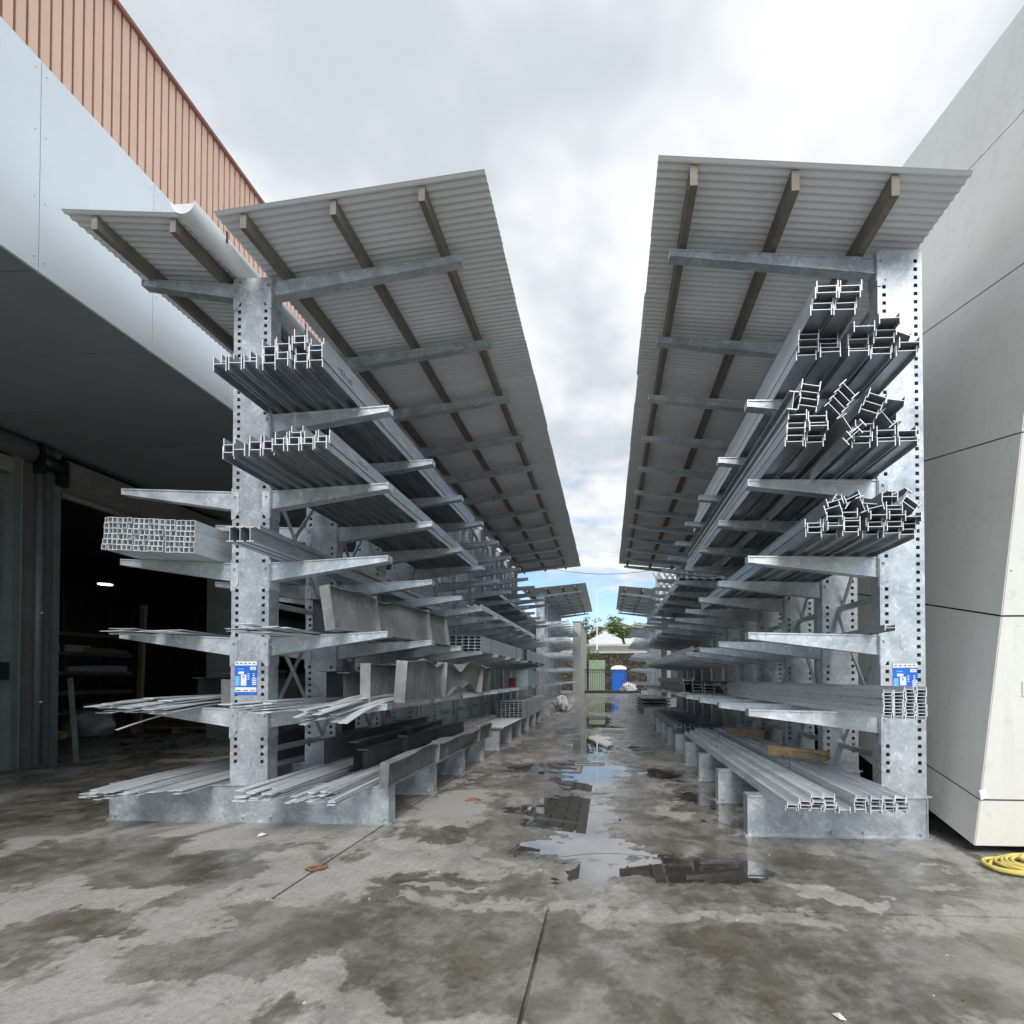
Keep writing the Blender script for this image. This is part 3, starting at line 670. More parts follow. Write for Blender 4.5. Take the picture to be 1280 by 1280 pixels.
bars(13, -3.72, -3.20, 4.72, 5.0, zr3, (.06, .12), (.004, .007), 4.4, 'thin steel strip in the ragged pile against the front upright beneath the flange-down beams', 'ragged strips on the third aisle arms', (-.03, .03), (-2, 3), 7)
bars(5, -3.35, -3.15, 4.9, 5.1, zr3+.02, (.16, .24), (.004, .006), 3.4, 'wide white-grey steel strip on the third aisle arms beside the leaning girder', 'wide strips on the third aisle arms', (-.02, .0), (-3, 0), 3)
zr2 = armz('L', 2, -3.5)
bars(24, -3.72, -3.25, 4.68, 5.15, zr2, (.035, .06), (.006, .009), 4.6, 'galvanised flat bar in the level pile crossing the front upright on the lowest aisle arms', 'level flat bars on the lowest aisle arms', (-.01, .03), (-2.5, .5), 10)
bars(24, -3.0, -2.55, 4.75, 5.2, zr2+.085, (.025, .045), (.005, .008), 2.6, 'galvanised flat bar in the splayed bunch drooping off the lowest aisle arms', 'splayed flat bars on the lowest aisle arms', (.05, .24), (-8, 2), 7, (-.18, .04))
bars(20, -3.6, -3.2, 4.72, 5.05, .413, (.05, .07), (.01, .014), 4.8, 'galvanised flat bar in the dense bundle on the front foot beside the front upright', 'flat bars on the foot beside the front upright', (0, .02), (-1, .5), 7)
bars(22, -2.80, -2.55, 4.62, 4.95, .413, (.05, .08), (.009, .013), 5.4, 'galvanised flat bar in the thick bundle on the aisle end of the front foot', 'flat bars on the aisle end of the foot', (0, .02), (-1, .3), 9)
bars(6, -3.1, -2.9, 4.7, 4.9, .413, (.04, .06), (.006, .008), 4.5, 'galvanised flat bar in the thick bundle on the aisle end of the front foot', 'flat bars on the aisle end of the foot', (0, .02), (-2, 0), 3)

# -- plate girders with stiffeners, some crumpled
def girder(loc, Ln, hh, fl, roll, yaw, label, stiff, mat='girder', crumple=0., group=None, ends=True, seed=1, tear=None):
    e = empty('plate_girder', loc, label, 'girder', group, rot=(0, R(roll), R(yaw)))
    rg = random.Random(seed); nx, nz = 40, 8
    ph = [rg.uniform(0, 6.28) for _ in range(8)]
    def off(f, g):
        c = crumple*math.sin(math.pi*f)**.7 if crumple else 0
        return (c*(math.sin(7*f+ph[0]) + .5*math.sin(17*f+ph[1]))*(g-.15), c*.8*(math.sin(9*f+ph[2]) + .6*math.sin(23*f+ph[3]))*max(0, g-.45))
    m = MB()
    for i in range(nx+1):
        for k in range(nz+1):
            f, g = i/nx, k/nz; dx, dz = off(f, g); lo = 0.
            if tear and g < .5:
                d = abs(f-tear)/.22; lo = hh*.55*max(0, 1-d)*(1-2*g)*(.75+.25*math.sin(31*f))
            m.v.append((dx, f*Ln, .008+g*(hh-.016)+dz+lo))
    for i in range(nx):
        for k in range(nz):
            a = i*(nz+1)+k; m.f.append((a, a+nz+1, a+nz+2, a+1))
    w_ = m.mesh('web', mat); obj('web', w_, e)
    for g, zz in ((1, hh-.008), (0, 0)):
        m = MB()
        for i in range(nx+1):
            f = i/nx; dx, dz = off(f, g); lo = 0.
            if tear and g == 0: lo = hh*.55*max(0, 1-abs(f-tear)/.22)*(.75+.25*math.sin(31*f))
            wv = crumple*.7*math.sin(19*f+ph[4])*g*math.sin(math.pi*f)
            for s, a in ((-1, -wv), (1, wv)): m.v += [(dx+s*fl/2, f*Ln, zz+dz+lo+a), (dx+s*fl/2, f*Ln, zz+dz+lo+a+.009)]
        for i in range(nx):
            a = i*4; b = a+4; m.f += [(a, a+2, b+2, b), (a+1, b+1, b+3, a+3), (a, b, b+1, a+1), (a+2, a+3, b+3, b+2)]
        m.f += [(0, 1, 3, 2), (nx*4, nx*4+2, nx*4+3, nx*4+1)]
        obj('flange', m.mesh('flange', mat), e)
    for f in stiff:
        dx, dz = off(f, .9); obj('stiffener', boxm('stiffener', mat, -fl/2-.004, fl/2+.004, -.007, .007, .010, hh+.035+dz*.5), e, (dx*.4, f*Ln, 0))
    if ends:
        for y in (-.014, Ln+.002): obj('end_plate', boxm('end_plate', mat, -fl/2+.006, fl/2-.006, 0, .012, -.006, hh+.006), e, (0, y, 0))
    return e
girder((-2.92, 5.25, armz('L', 3, -2.9)+.02), 2.95, .47, .13, -9, -6, 'grey weathered plate girder leaning on the third aisle arms', (.30, .78), crumple=.035, seed=3)
girder((-3.42, 5.75, armz('L', 3, -3.4)+.035), 2.6, .42, .14, 0, 0, 'dark straight plate girder behind the leaning girder on the third aisle arms', (), 'girder_dark', ends=False)
girder((-2.33, 5.62, armz('L', 2, -2.4)+.01), 4.05, .46, .14, 4, 0, 'crumpled torn plate girder overhanging the tips of the lowest aisle arms', (.36, .83), crumple=.085, seed=8, tear=.58)
girder((-2.66, 5.50, armz('L', 2, -2.7)+.01), 2.3, .44, .13, 0, -3, 'grey plate girder standing inside the crumpled torn girder', (.62,), crumple=.015, seed=5)
girder((-2.98, 5.62, armz('L', 2, -3.0)+.01), 2.2, .36, .14, 0, 0, 'short narrow plate girder on the lowest aisle arms behind two taller ones', (), 'girder_dark', ends=False)
girder((-3.42, 6.05, armz('L', 2, -3.4)+.01), 2.4, .40, .15, 0, 0, 'dark plate girder with white end label on the lowest aisle arms', (), 'girder_dark', ends=False)
girder((-2.36, 5.30, .43), 4.75, .26, .11, 3, 0, 'long low plate girder with dented top along the ends of the rack feet', (.34, .80), crumple=.035, seed=11)
girder((-2.86, 5.85, .42), 4.2, .33, .13, 0, 0, 'dark plate girder lying on the rack feet behind the long low one', (.28, .62), 'girder_dark', .01, seed=4, ends=False)
girder((-3.5, 6.15, .42), 3.6, .40, .14, 0, 0, 'dark plain plate girder on the rack feet behind the front upright', (), 'girder_dark', ends=False)
girder((-3.15, 6.2, .42), 3.4, .37, .13, 0, 0, 'dark plate girder between two others on the rack feet', (.5,), 'girder_dark', ends=False)
girder((-4.42, 5.72, armz('L', 2, -4.4)+.01), 2.5, .30, .14, 0, 0, 'plate girder beside the front upright on the lowest warehouse-side arms', (.2,), 'girder')
girder((-4.85, 6.3, armz('L', 2, -4.8)+.01), 2.5, .36, .14, 0, 0, 'dark plate girder behind the flat bar heap on the lowest warehouse-side arms', (.35,), 'girder_dark', ends=False)
girder((-5.35, 6.4, armz('L', 2, -5.3)+.01), 2.2, .28, .14, 0, 0, 'short plate girder at the tips of the lowest warehouse-side arms', (.4,), 'girder_dark', ends=False)
girder((-4.62, 6.05, armz('L', 3, -4.6)+.02), 2.4, .34, .15, 0, 0, 'dark plate girder on the third warehouse-side arms', (.3,), 'girder_dark', ends=False)
girder((-4.55, 6.6, .42), 3.0, .42, .14, 0, 0, 'dark plate girder on the warehouse end of the rack feet', (), 'girder_dark', ends=False)

# -- blue load notices
def notice(x, y, z, wd, hh, label, full):
    e = empty('load_notice', (x, y, z), label, 'sign', 'blue load notices on the racks')
    def p(name, mat, x0, x1, z0, z1, d): obj(name, boxm(name, mat, x0*wd, x1*wd, -.001-d, 0, z0*hh, z1*hh), e)
    p('panel', 'blue', 0, 1, 0, 1, .002); p('header', 'white', 0, 1, .88, 1, .004)
    for i in range(5): p('header_text', 'ink', .06+i*.19, .06+i*.19+.10, .925, .955, .005)
    p('title', 'light_blue', .14, .40, .755, .785, .004); p('code_box', 'white', .70, .95, .745, .84, .004)
    p('code', 'light_blue', .75, .90, .775, .81, .005)
    p('diagram_top', 'white', .16, .42, .62, .70, .004); p('diagram_column', 'white', .28, .53, .28 if full else .35, .605, .004); p('diagram_detail', 'light_blue', .36, .45, .50, .58, .005)
    p('diagram_side', 'light_blue', .02, .22, .27, .56, .0035)
    for c in (.62, .86):
        for i in range(4): p('data_line', 'white', c-.04, c+.04, .62-i*.055, .645-i*.055, .004)
    for i in range(4): p('table_line', 'white', .78, .98, .30+i*.055, .335+i*.055, .004)
    p('footer', 'white', .02, .98, .09, .23, .004)
    for i, c in enumerate(('ink', 'red', 'red')): p('footer_mark', c, .06+i*.33, .28+i*.33, .115, .145, .005)
    return e
notice(XL-.165, YL-.002, 1.40, .255, .37, 'blue load notice in full view on the front upright of the double-sided rack', True)
notice(XR-.10, YR-.002, 1.40, .235, .33, 'blue load notice half hidden behind the small beam bundle on the single-sided rack', False)
# ------------------------------------------------------------------ warehouse on the left
wh = empty('warehouse', (-5.9, 0, 0), 'warehouse with white fascia, dark soffit and salmon ribbed upper wall', 'building')
def wpart(name, mat, *a, parent=wh): return obj(name, MB().box(*a).mesh(name, mat), parent)
ZS, ZF, ZT = 5.81, 8.03, 9.70
wpart('fascia_backing', 'gap', -.16, -.035, -4, 26, ZS+.02, ZF-.02)
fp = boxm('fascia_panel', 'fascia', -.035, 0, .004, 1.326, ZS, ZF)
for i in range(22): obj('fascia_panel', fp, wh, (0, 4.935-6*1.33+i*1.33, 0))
rv = MB().cyl((0, 0, 0), (.003, 0, 0), .006, n=8).mesh('rivet', 'shutter')
for i in range(4, 9):
    for z in (ZS+.12, ZS+.75, ZS+1.45, ZF-.12):
        for d in (.05, 1.28): obj('rivet', rv, wh, (0, 4.935-6*1.33+i*1.33+d, z))
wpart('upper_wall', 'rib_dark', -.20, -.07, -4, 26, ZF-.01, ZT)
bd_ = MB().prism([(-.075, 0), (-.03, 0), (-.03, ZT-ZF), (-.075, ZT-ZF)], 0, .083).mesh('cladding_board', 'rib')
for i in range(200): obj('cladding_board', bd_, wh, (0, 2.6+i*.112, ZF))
wpart('parapet_cap', 'rib_trim', -.26, .02, -4, 26, ZT, ZT+.05); wpart('base_flashing', 'rib_trim', -.09, -.034, -4, 26, ZF-.006, ZF+.012)
wpart('roof_slab', 'hall', -17, -.17, -4, 30, ZS+.05, ZS+.30)
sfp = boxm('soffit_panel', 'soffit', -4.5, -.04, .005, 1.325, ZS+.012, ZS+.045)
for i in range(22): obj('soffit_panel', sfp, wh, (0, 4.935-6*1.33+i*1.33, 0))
XW = -10.3+5.9
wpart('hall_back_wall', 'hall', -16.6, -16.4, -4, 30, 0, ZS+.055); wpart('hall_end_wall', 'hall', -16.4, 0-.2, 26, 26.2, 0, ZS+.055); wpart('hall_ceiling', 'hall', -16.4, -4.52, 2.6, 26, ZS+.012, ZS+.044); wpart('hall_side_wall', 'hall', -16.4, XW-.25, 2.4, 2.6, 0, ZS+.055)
wpart('side_wall', 'pier', XW-.2, XW, -4, 6.2, 0, ZS)
wpart('pier_panel', 'pier', XW-.2, XW+.02, 8.34, 8.86, 0, ZS-.02)
wpart('door_jamb', 'jamb', XW-.2, XW+.10, 8.20, 8.335, 0, ZS-.03); wpart('door_jamb', 'jamb', XW-.2, XW+.08, 8.865, 8.98, 0, ZS-.03); wpart('edge_strip', 'shutter', XW+.1005, XW+.108, 8.315, 8.335, .05, ZS-.4)
obj('downpipe', MB().cyl((XW+.09, 8.62, 0), (XW+.09, 8.62, ZS-.3), .06, n=14).mesh('downpipe', 'pipe', True), wh)
for z in (1.15, 2.75): obj('pipe_clip', MB().cyl((XW+.15, 8.62, z), (XW+.165, 8.62, z), .02, n=8).mesh('pipe_clip', 'white'), wh)
wpart('shutter_curtain', 'pier', XW-.12, XW-.08, 6.2, 8.2, 0, 5.3)
obj('shutter_roll', MB().cyl((XW+.02, 5.2, 5.60), (XW+.02, 8.50, 5.60), .19, n=20).mesh('shutter_roll', 'shutter', True), wh)
wpart('shutter_lintel', 'shutter', XW-.1, XW+.11, 5.5, 8.195, 5.10, 5.36)
wpart('motor_bracket', 'black', XW-.10, XW+.22, 8.55, 8.60, 5.25, 5.78); obj('shutter_motor', MB().cyl((XW+.12, 8.61, 5.52), (XW+.12, 8.95, 5.46), .13, n=14).mesh('shutter_motor', 'black', True), wh)
wpart('wall_bracket', 'black', XW+.08, XW+.2, 8.87, 9.02, 5.15, 5.62)
hood = MB().prism([(XW-.05, 5.08), (XW+.16, 5.30), (XW+.16, 5.66), (XW-.05, 5.66)], 9.03, 12.95); obj('shutter_hood', hood.mesh('shutter_hood', 'shutter'), wh)
wpart('hood_lip', 'shutter', XW-.04, XW+.05, 9.03, 12.95, 4.98, 5.07)
wpart('pillar', 'pier', XW-.3, XW+.04, 12.96, 13.5, 0, ZS-.02)
wpart('side_wall', 'pier', XW-.2, XW, 18.2, 26, 0, ZS); wpart('shutter_hood', 'shutter', XW-.05, XW+.14, 13.51, 18.19, 5.1, 5.66)
obj('leaning_strip', MB().box(-.05, .05, 0, .02, 0, 1.6).mesh('leaning_strip', 'jamb'), wh, (XW+.30, 9.12, 0), (R(-3), R(-9), 0))
obj('switch_box', boxm('switch_box', 'black', XW+.02, XW+.10, 8.02, 8.17, 1.55, 1.85), wh)
# hall contents
def shelf(x, y, ln, label):
    e = empty('storage_shelf', (x, y, 0), label, 'shelf')
    for yy in (0, ln/2, ln):
        for xx in (0, .9): obj('post', boxm('post', 'dark_steel', xx-.05, xx+.05, yy-.04, yy+.04, 0, 4.2), e)
    for z in (.55, 1.15, 1.75, 2.35, 2.95):
        obj('shelf_beam', boxm('shelf_beam', 'timber', .95, 1.0, 0, ln, z-.10, z), e); obj('shelf_deck', boxm('shelf_deck', 'timber', 0, .95, 0, ln, z, z+.02), e)
    return e
shelf(-17.2, 12.2, 4.4, 'tall shelving with timber decks deep inside the dark warehouse opening'); shelf(-15.5, 18.4, 5.2, 'timber-decked shelving in the dark hall behind the double-sided rack')
for i in range(16):
    y = 12.3+random.random()*4.2 if i < 9 else 18.5+random.random()*5; z = random.choice((.57, 1.17, 1.77, 2.37)); x = -16.9 if i < 9 else -15.2
    obj('stored_board', boxm('stored_board', 'block' if i % 2 else 'sack', 0, .6, 0, random.uniform(.7, 1.5), 0, random.uniform(.06, .22)), None, (x, min(y, 15.6 if i < 9 else 22.4), z+.002), (0, 0, R(random.uniform(-3, 3))),
        'board or packet stored on the shelving inside the dark hall', 'board', 'boards stored on the hall shelving')
obj('timber_post', boxm('timber_post', 'block', -.07, .07, -.05, .05, 0, 3.75), None, (-14.0, 14.55, 0), (0, R(2), 0), 'upright sawn timber post standing inside the warehouse opening', 'timber')
def sack(name, loc, sx, sy, sz, label, mat='sack', seed=1, cat='sack', group=None, amp=.16):
    rg = random.Random(seed); m = MB(); nu, nv = 22, 12; ph = [rg.uniform(0, 6) for _ in range(6)]
    for k in range(nv+1):
        th = math.pi*k/nv
        for i in range(nu):
            a = 2*math.pi*i/nu; r = 1+amp*(math.sin(3*a+ph[0]+2*th)+.6*math.sin(5*a+ph[1]-3*th)+.5*math.sin(9*a+4*th+ph[2])-.9*abs(math.sin(4*a-5*th+ph[4]))+.5*rg.uniform(-1, 1))
            m.v.append((sx*math.sin(th)*math.cos(a)*r, sy*math.sin(th)*math.sin(a)*r, max(0, sz*(.5+.62*math.cos(th)*(1+.3*amp*math.sin(4*a+ph[3]))))))
    for k in range(nv):
        for i in range(nu): m.f.append((k*nu+i, k*nu+(i+1) % nu, (k+1)*nu+(i+1) % nu, (k+1)*nu+i)[::-1])
    return obj(name, m.mesh(name, mat, True), None, loc, (0, 0, rg.uniform(-.3, .3)), label, cat, group)
sack('sack', (-13.75, 12.9, 0), .62, .5, .60, 'white plastic sack lying just inside the warehouse opening', seed=2)
sack('tarpaulin', (-11.75, 14.6, .175), .75, .5, .50, 'crumpled orange tarpaulin on low pallets inside the warehouse', 'orange', 5, 'tarpaulin', None, .25)
sack('bundle', (-13.85, 12.2, 0), .20, .16, .22, 'small yellow rag bundle beside the white sack', 'hose', 9, 'bundle', None, .25)
pal = empty('pallet', (-12.3, 13.9, 0), 'low stack of planks on timber bearers inside the warehouse', 'pallet')
for i in range(6): obj('plank', boxm('plank', 'timber', -1.4, 1.5, 0, .20, .13, .17), pal, (0, i*.24, 0))
for x in (-1.2, 0, 1.3): obj('bearer', boxm('bearer', 'block', -.08, .08, 0, 1.4, 0, .128), pal, (x, 0, 0))
obj('white_board', boxm('white_board', 'white', -.35, .35, 0, .02, 0, .55), None, (-12.5, 15.15, .175), (R(-15), 0, 0), 'small white board leaning on the pallet planks', 'board')
lm = NT('lamp_glow'); lm.b.inputs['Emission Color'].default_value = (1, .9, .75, 1); lm.b.inputs['Emission Strength'].default_value = 3.; lm.done((.8, .8, .8), .5); M['lamp'] = lm.m
lp = empty('ceiling_lamp', (-19.1, 18.4, 5.05), 'lit round ceiling lamp deep inside the dark hall', 'lamp')
obj('lamp_shade', MB().cyl((0, 0, .08), (0, 0, .25), .26, .1, 16).mesh('lamp_shade', 'shutter'), lp); obj('diffuser', MB().cyl((0, 0, .05), (0, 0, .079), .22, n=16).mesh('diffuser', 'lamp'), lp); obj('stem', MB().cyl((0, 0, .25), (0, 0, .76), .02, n=6).mesh('stem', 'black'), lp)

# ------------------------------------------------------------------ faceted building on the right
fb = empty('faceted_building', (3.267, 4.8, 0), 'off-white panelled building with slanting faceted walls beside the single-sided rack', 'building')
P = [Vector((0, 0, .085)), Vector((.053, 0, .499)), Vector((.255, 0, 2.145)), Vector((.452, 0, 3.80)), Vector((.652, 0, 5.45)), Vector((.85, 0, 7.10)), Vector((1.0, 0, 8.35))]
D = Vector((0, 1, .2367)); LEN = 15.
def panel(name, a, b, c, d, th=.03, gap=.008, mat='rwall'):
    cen = (a+b+c+d)/4; n_ = (b-a).cross(d-a).normalized()
    def shr(p, q, r):
        return p + (q-p).normalized()*gap + (r-p).normalized()*gap
    f = [shr(a, b, d), shr(b, c, a), shr(c, d, b), shr(d, a, c)]
    m = MB(); m.add(f + [p - n_*th for p in f], [(0,1,2,3), (7,6,5,4), (0,4,5,1), (1,5,6,2), (2,6,7,3), (3,7,4,0)])
    return obj(name, m.mesh(name, mat), fb)
XE = 6.
for i in range(len(P)-1):
    a, b = P[i], P[i+1]
    panel('side_panel', a+D*LEN, a, b, b+D*LEN)
    panel('front_panel', a, Vector((XE, 0, a.z)), Vector((XE, 0, b.z)), b)
core = MB(); off = Vector((.05, .05, 0)); n = len(P)
core.v = [tuple(p+off) for p in P] + [tuple(p+off+D*LEN) for p in P] + [(XE, .05, p.z) for p in P]
for i in range(n-1): core.f += [(n+i, i, i+1, n+i+1), (i, 2*n+i, 2*n+i+1, i+1)]
core.f += [(0, n, 2*n)]
obj('dark_backing', core.mesh('dark_backing', 'gap'), fb)
obj('dark_infill', boxm('dark_infill', 'gap', .75, XE, .5, 15, 0, 5.2), fb); obj('dark_infill_front', boxm('dark_infill_front', 'gap', .25, XE, .25, .48, 0, .6), fb)  # dark blocks added beneath the panels to shut out sky light
obj('hinge_plate', MB().box(.42, .56, -.012, 0, 1.43, 1.56).box(.47, .52, -.02, -.012, 1.45, 1.54).mesh('hinge_plate', 'rwall'), fb)
obj('bent_corner', MB().add([(.053, -.012, .50), (.04, -.014, .585), (.10, -.012, .60), (.118, -.006, .52)], [(0, 3, 2, 1)]).add([(.053, -.002, .50), (.04, -.004, .585), (.10, -.002, .60), (.118, .004, .52)], [(0, 1, 2, 3)]).mesh('bent_corner', 'white'), fb)
obj('rivet_dot', MB().cyl((.34, 0, 2.55), (.34, -.004, 2.55), .008, n=6).mesh('rivet_dot', 'shutter'), fb)

# yellow hose coil
pts = []; rg = random.Random(4)
for i in range(10*36):
    a = 2*math.pi*i/36; lp_ = i//36; t_ = i/36
    rx = .60 - .036*t_ + .03*math.sin(t_*2.3+a); ry = .27 - .012*t_ + .02*math.sin(t_*3.1+a*2)
    pts.append((3.70+.03*math.sin(t_*1.7)+rx*math.cos(a), 4.47+.02*math.cos(t_*2.1)+ry*math.sin(a), .016+.006*t_+.012*(1+math.sin(a*3+t_*5))/2*(t_ > 1)))
obj('hose_coil', MB().tube(pts, .0145, 7).mesh('hose_coil', 'hose', True), label='coiled yellow hose on the floor in front of the off-white building', cat='hose')
# litter
rp = [( .07*math.cos(a)*(1+.2*math.sin(3*a)), .035*math.sin(a), .014+.012*math.sin(2*a+1)**2) for a in [i*.33 for i in range(30)]]
obj('rusty_strap', MB().tube(rp, .011, 6).mesh('rusty_strap', 'rust'), None, (-2.41, 4.13, 0), (0, 0, .4), 'small coil of rusty strapping on the concrete floor', 'scrap')
obj('paper_scrap', MB().add([(-.04, -.02, .004), (.035, -.03, .018), (.05, .02, .012), (-.03, .03, .02), (0, 0, .034)], [(0,1,4), (1,2,4), (2,3,4), (3,0,4), (0,3,2,1)]).mesh('paper_scrap', 'paper'), None, (-3.47, 4.98, .001), (0, 0, .5), 'crumpled white scrap on the floor before the front foot', 'scrap')
obj('paper_scrap', MB().add([(-.03, -.015, .004), (.02, -.02, .012), (.03, .015, .008), (-.02, .02, .014), (0, 0, .026)], [(0,1,4), (1,2,4), (2,3,4), (3,0,4), (0,3,2,1)]).mesh('paper_scrap', 'paper'), None, (1.08, 2.49, .001), (0, 0, 2.), 'tiny white scrap alone on the bare front slab', 'scrap')
obj('rusty_offcut', MB().add([(-.11, -.02, 0), (.10, -.035, 0), (.13, .03, 0), (-.06, .03, 0), (.0, 0, .045)], [(0,1,4), (1,2,4), (2,3,4), (3,0,4), (0,3,2,1)]).mesh('rusty_offcut', 'rust'), None, (-1.75, 6.55, .001), (0, 0, .2), 'flat rusty metal offcut on the aisle floor near the rack feet', 'scrap')
for i in range(26):
    x, y = random.uniform(-4.5, 3), random.uniform(2.3, 6.2); s = random.uniform(.005, .013)
    obj('pebble', MB().add([(-s, -s, 0), (s, -s*.8, 0), (s*.9, s, 0), (-s*.8, s*.9, 0), (0, 0, s*1.1)], [(0,1,4), (1,2,4), (2,3,4), (3,0,4)]).mesh('pebble', 'concrete' if i % 3 else 'rust'), None, (x, y, 0), (0, 0, i), 'tiny stone chip scattered on the concrete floor', 'stone chip', 'stone chips on the floor')

# ------------------------------------------------------------------ the far end of the yard
sack('sack', (-2.2, 24.6, 0), .42, .5, .62, 'bulging white sack on the floor between the two left racks', seed=12, amp=.28)
sack('sack', (-1.98, 23.9, 0), .26, .3, .42, 'smaller white sack slumped against the bulging one between the left racks', seed=17, amp=.3)
sack('sack', (2.0, 49.2, 0), .75, .6, .95, 'white bag heaped beyond the black gate', seed=14, amp=.28)
cw = empty('concrete_wall', (-2.75, 40, 0), 'tall concrete wall slab closing the end of the left rack', 'wall')
obj('wall_slab', boxm('wall_slab', 'concrete', 0, .62, 0, 11, 0, 5.85), cw); obj('cap', boxm('cap', 'girder', -.03, .65, -.03, 11.03, 5.85, 5.95), cw)
fe = empty('boundary_wall', (-4.7, 26.5, 0), 'grey ribbed boundary wall behind the farther left rack', 'wall')
obj('wall_sheet', boxm('wall_sheet', 'soffit', 0, .1, 0, 13.4, 0, 5.2), fe)
for i in range(24): obj('rib', boxm('rib', 'soffit', .1, .16, 0, .12, 0, 5.2), fe, (0, .2+i*.56, 0))
# lattice screen building
ls = empty('lattice_screen', (2.25, 23.6, 0), 'white lattice-clad tower between the two right racks', 'tower')
obj('tower_core', boxm('tower_core', 'white', .12, 2.4, .12, 2.2, 0, 6.55), ls)
lat = boxm('lattice_strip', 'pvc', -.02, .02, 0, .05, 0, 1.0)
for i in range(9):
    for s in (1, -1): obj('lattice_strip', MB().box(-.025, .025, .05, .075, -.75, .75).mesh('lattice_strip', 'shutter'), ls, (.2+i*.26, 0, 5.75), (0, R(32*s), 0))
for r_ in range(5):
    for c_ in range(5): obj('window', boxm('window', 'girder_dark', 0, .24, .06, .122, 0, .62), ls, (.2+c_*.44, 0, .7+r_*.82))
obj('screen_frame', MB().box(.05, 2.4, .04, .119, 4.86, 4.96).box(.05, 2.4, .04, .119, 6.45, 6.55).mesh('screen_frame', 'white'), ls)
# gate
gt = empty('sliding_gate', (-2.35, 46.5, 0), 'black barred sliding gate closing the end of the aisle', 'gate')
for a in ((0, 5.3, -.04, .04, 2.17, 2.27), (0, 5.3, -.05, .05, .10, .34), (0, 5.3, -.03, .03, 2.0, 2.05)): obj('rail', boxm('rail', 'black', *a), gt)
for x in (0, 5.2): obj('gate_post', boxm('gate_post', 'black', x, x+.12, -.06, .06, 0, 2.3), gt)
gb_ = boxm('bar', 'black', -.018, .018, -.018, .018, .34, 2.17)
for i in range(1, 32): obj('bar', gb_, gt, (.12+i*.163, 0, 0))
# portable toilet
wc = empty('portable_toilet', (.35, 52.5, 0), 'blue portable toilet with white domed roof beyond the gate', 'toilet')
obj('cabin', boxm('cabin', 'wc_blue', 0, 1.5, 0, 1.5, .08, 2.35), wc); obj('skid', boxm('skid', 'black', -.02, 1.52, -.02, 1.52, 0, .08), wc)
dr = obj('door', boxm('door', 'wc_blue', .22, 1.28, -.04, 0, .15, 2.2), wc); obj('handle', boxm('handle', 'black', 1.1, 1.18, -.08, -.04, 1.1, 1.3), dr)
for x in (.06, .14, 1.36, 1.44, .5, .75, 1.0): obj('rib', boxm('rib', 'wc_blue', x-.02, x+.02, -.065, -.041, .2, 2.3), wc)
dm = [(-.06, 2.35)] + [(.75-.81*math.cos(math.pi*i/12), 2.42+.36*math.sin(math.pi*i/12)) for i in range(13)] + [(1.56, 2.35)]
obj('roof', MB().prism(dm[::-1], -.08, 1.56).mesh('roof', 'white'), wc)
gc = empty('green_cabinet', (-2.0, 53.6, 0), 'tall pale green metal cabinet beyond the gate', 'cabinet')
obj('body', boxm('body', 'green', 0, 1.7, 0, 1.2, .1, 3.35), gc); obj('door', boxm('door', 'green', .45, 1.65, -.05, 0, .2, 3.25), gc); obj('foot', boxm('foot', 'girder', .05, 1.65, .05, 1.1, 0, .1), gc)
# stone retaining wall with terrace
sw = empty('stone_wall', (-6, 60, 0), 'dark rubble stone retaining wall behind the gate', 'wall')
obj('wall_face', boxm('wall_face', 'stone', 0, 22, 0, 3, 0, 4.35), sw); obj('coping', boxm('coping', 'concrete', -.05, 22, -.1, 3.1, 4.35, 4.6), sw)
pw_ = empty('terrace_parapet', (-6, 63, 0), 'low grey-green parapet above the stone wall', 'wall')
obj('parapet', boxm('parapet', 'pier', 0, 22, 0, .3, 4.0, 5.35), pw_); obj('parapet_cap', boxm('parapet_cap', 'concrete', 0, 22, -.06, .36, 5.35, 5.6), pw_)
hs = empty('white_house', (-4.5, 74, 0), 'white building with a shallow pitched white roof above the stone wall', 'house')
hp = [(0, 3), (13.5, 3), (13.5, 6.9), (6., 9.4), (0, 6.9)]
obj('wall', MB().prism(hp, 0, 10).mesh('wall', 'white'), hs); obj('roof', MB().prism([(-.4, 6.85), (6., 9.45), (13.9, 6.85), (13.9, 7.05), (6., 9.68), (-.4, 7.05)], -.5, 10.4).mesh('roof', 'pvc'), hs)
obj('flag_pole', MB().cyl((0, 0, 4.6), (0, 0, 11.9), .085, .045, 8).mesh('flag_pole', 'white'), None, (-1.3, 61.2, 0), (0, 0, 0), 'slender white pole rising above the stone wall', 'pole')
obj('overhead_cable', MB().tube([(-2.9+i*.35, 22.4+.02*i, 6.42-.30*math.sin(math.pi*i/16)) for i in range(17)], .011, 5).mesh('overhead_cable', 'black'), label='thin black cable sagging between the two rack roofs', cat='cable')
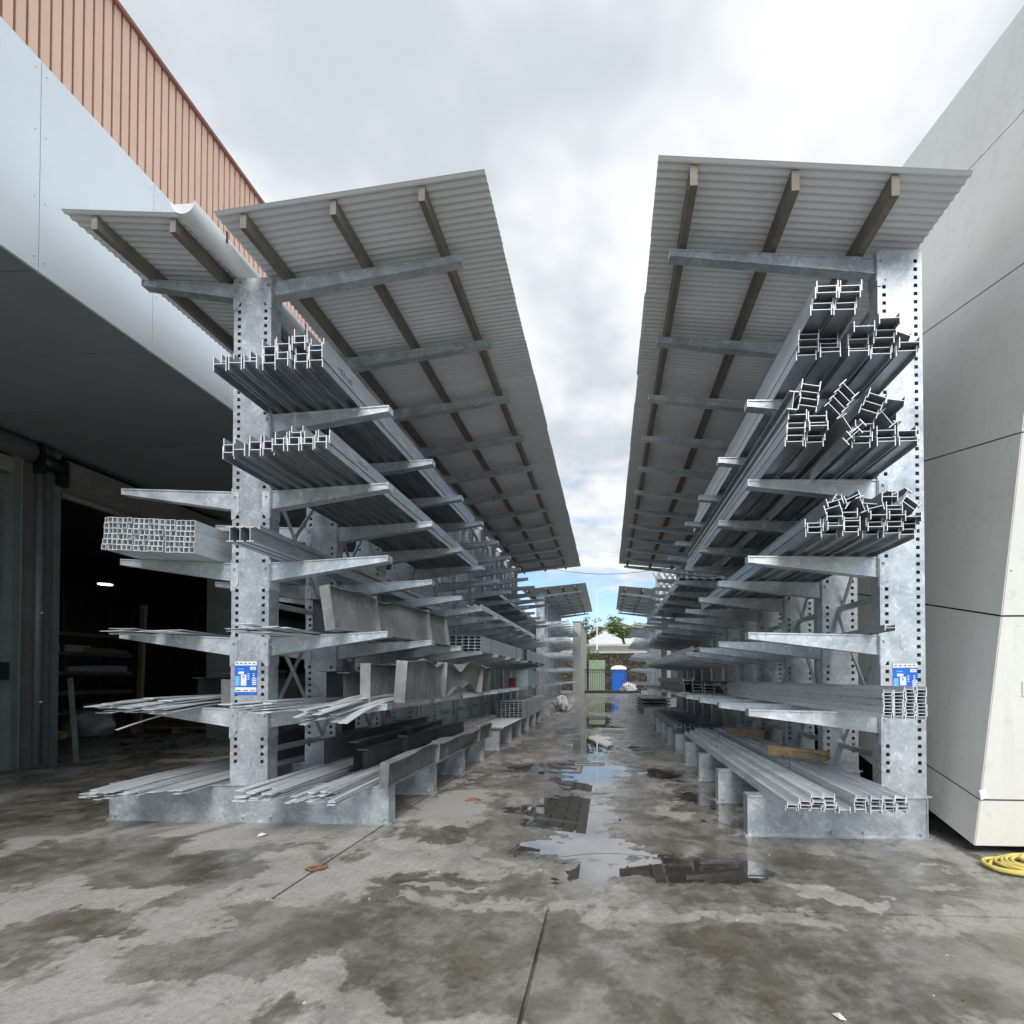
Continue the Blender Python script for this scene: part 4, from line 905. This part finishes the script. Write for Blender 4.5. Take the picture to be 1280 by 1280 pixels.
# trees
def tree(name, loc, hh, cr, label, seed, n=1500, leafs='leaf_light', lean=.3):
    rg = random.Random(seed); e = empty(name, loc, label, 'tree'); m = MB(); tips = []
    top = Vector((lean*hh*.35, 0, hh*.42))
    m.tube([(0, 0, 0), (lean*.1*hh, .02, hh*.2), tuple(top)], [hh*.045, hh*.035, hh*.027], 8)
    for i in range(9):
        a = i*2.4+rg.uniform(-.3, .3); d = Vector((math.cos(a)*cr*rg.uniform(.55, 1), math.sin(a)*cr*rg.uniform(.5, .9), hh*rg.uniform(.1, .5)))
        p = [top*rg.uniform(.8, 1)]; mid = p[0]+d*.5+Vector((0, 0, -.08*hh)); end = p[0]+d
        m.tube([tuple(p[0]), tuple(mid), tuple(end)], [hh*.02, hh*.012, hh*.005], 6); tips += [mid.lerp(end, .3), end]
        for j in range(3):
            q_ = mid.lerp(end, rg.uniform(.2, .9)); e2 = q_+Vector((rg.uniform(-1, 1), rg.uniform(-1, 1), rg.uniform(-.1, .7)))*cr*.35
            m.tube([tuple(q_), tuple(e2)], [hh*.007, hh*.003], 5); tips.append(e2)
    obj('trunk', m.mesh('trunk', 'bark', True), e)
    lf = MB()
    for i in range(n):
        c = rg.choice(tips); s = rg.uniform(.09, .19)*cr*.5
        p = c+Vector((rg.gauss(0, 1), rg.gauss(0, 1), rg.gauss(0, .55)))*cr*.13
        X = Matrix.Translation(p) @ Matrix.Rotation(rg.uniform(0, 6.3), 4, 'Z') @ Matrix.Rotation(rg.uniform(-1., 1.), 4, 'X') @ Matrix.Rotation(rg.uniform(-.6, .6), 4, 'Y')
        lf.add([(-s, 0, 0), (0, -s*.45, 0), (s, 0, s*.15), (0, s*.45, 0)], [(0, 1, 2, 3)], X)
    obj('crown', lf.mesh('crown', leafs), e, kind='stuff')
tree('terrace_tree', (2.2, 64.5, 4.6), 5.0, 2.2, 'spreading light green tree on the terrace above the stone wall', 21, 3200, 'leaf_light', -.25)
tree('terrace_tree', (-2.6, 66, 4.6), 5.2, 1.7, 'darker tree peeking past the farther left roof', 33, 1800, 'leaf', 0)
tree('terrace_tree', (9, 66, 4.6), 7., 3., 'leafy tree rising behind the farther right rack', 35, 900, 'leaf', 0)
def bush(loc, r, label, seed):
    rg = random.Random(seed); lf = MB()
    for i in range(700):
        a, b = rg.uniform(0, 6.28), rg.gauss(0, .5); p = Vector((math.cos(a)*r*rg.random(), math.sin(a)*r*rg.random(), abs(b)*r*1.6)); s = rg.uniform(.08, .2)
        X = Matrix.Translation(p) @ Matrix.Rotation(rg.uniform(0, 6.3), 4, 'Z') @ Matrix.Rotation(rg.uniform(-1.2, 1.2), 4, 'X')
        lf.add([(-s, 0, 0), (0, -s*.3, 0), (s, 0, .02), (0, s*.3, 0)], [(0, 1, 2, 3)], X)
    e = empty('shrub', loc, label, 'shrub'); obj('foliage', lf.mesh('foliage', 'leaf_light'), e, kind='stuff'); obj('stem', MB().cyl((0, 0, 0), (0, 0, r), .05, .02, 6).mesh('stem', 'bark'), e)
bush((-2.15, 57.5, 3.4), 1.1, 'green shrub spilling over beside the green cabinet', 3); bush((-2.6, 51.8, 5.0), .7, 'shrub growing behind the concrete wall top', 5)
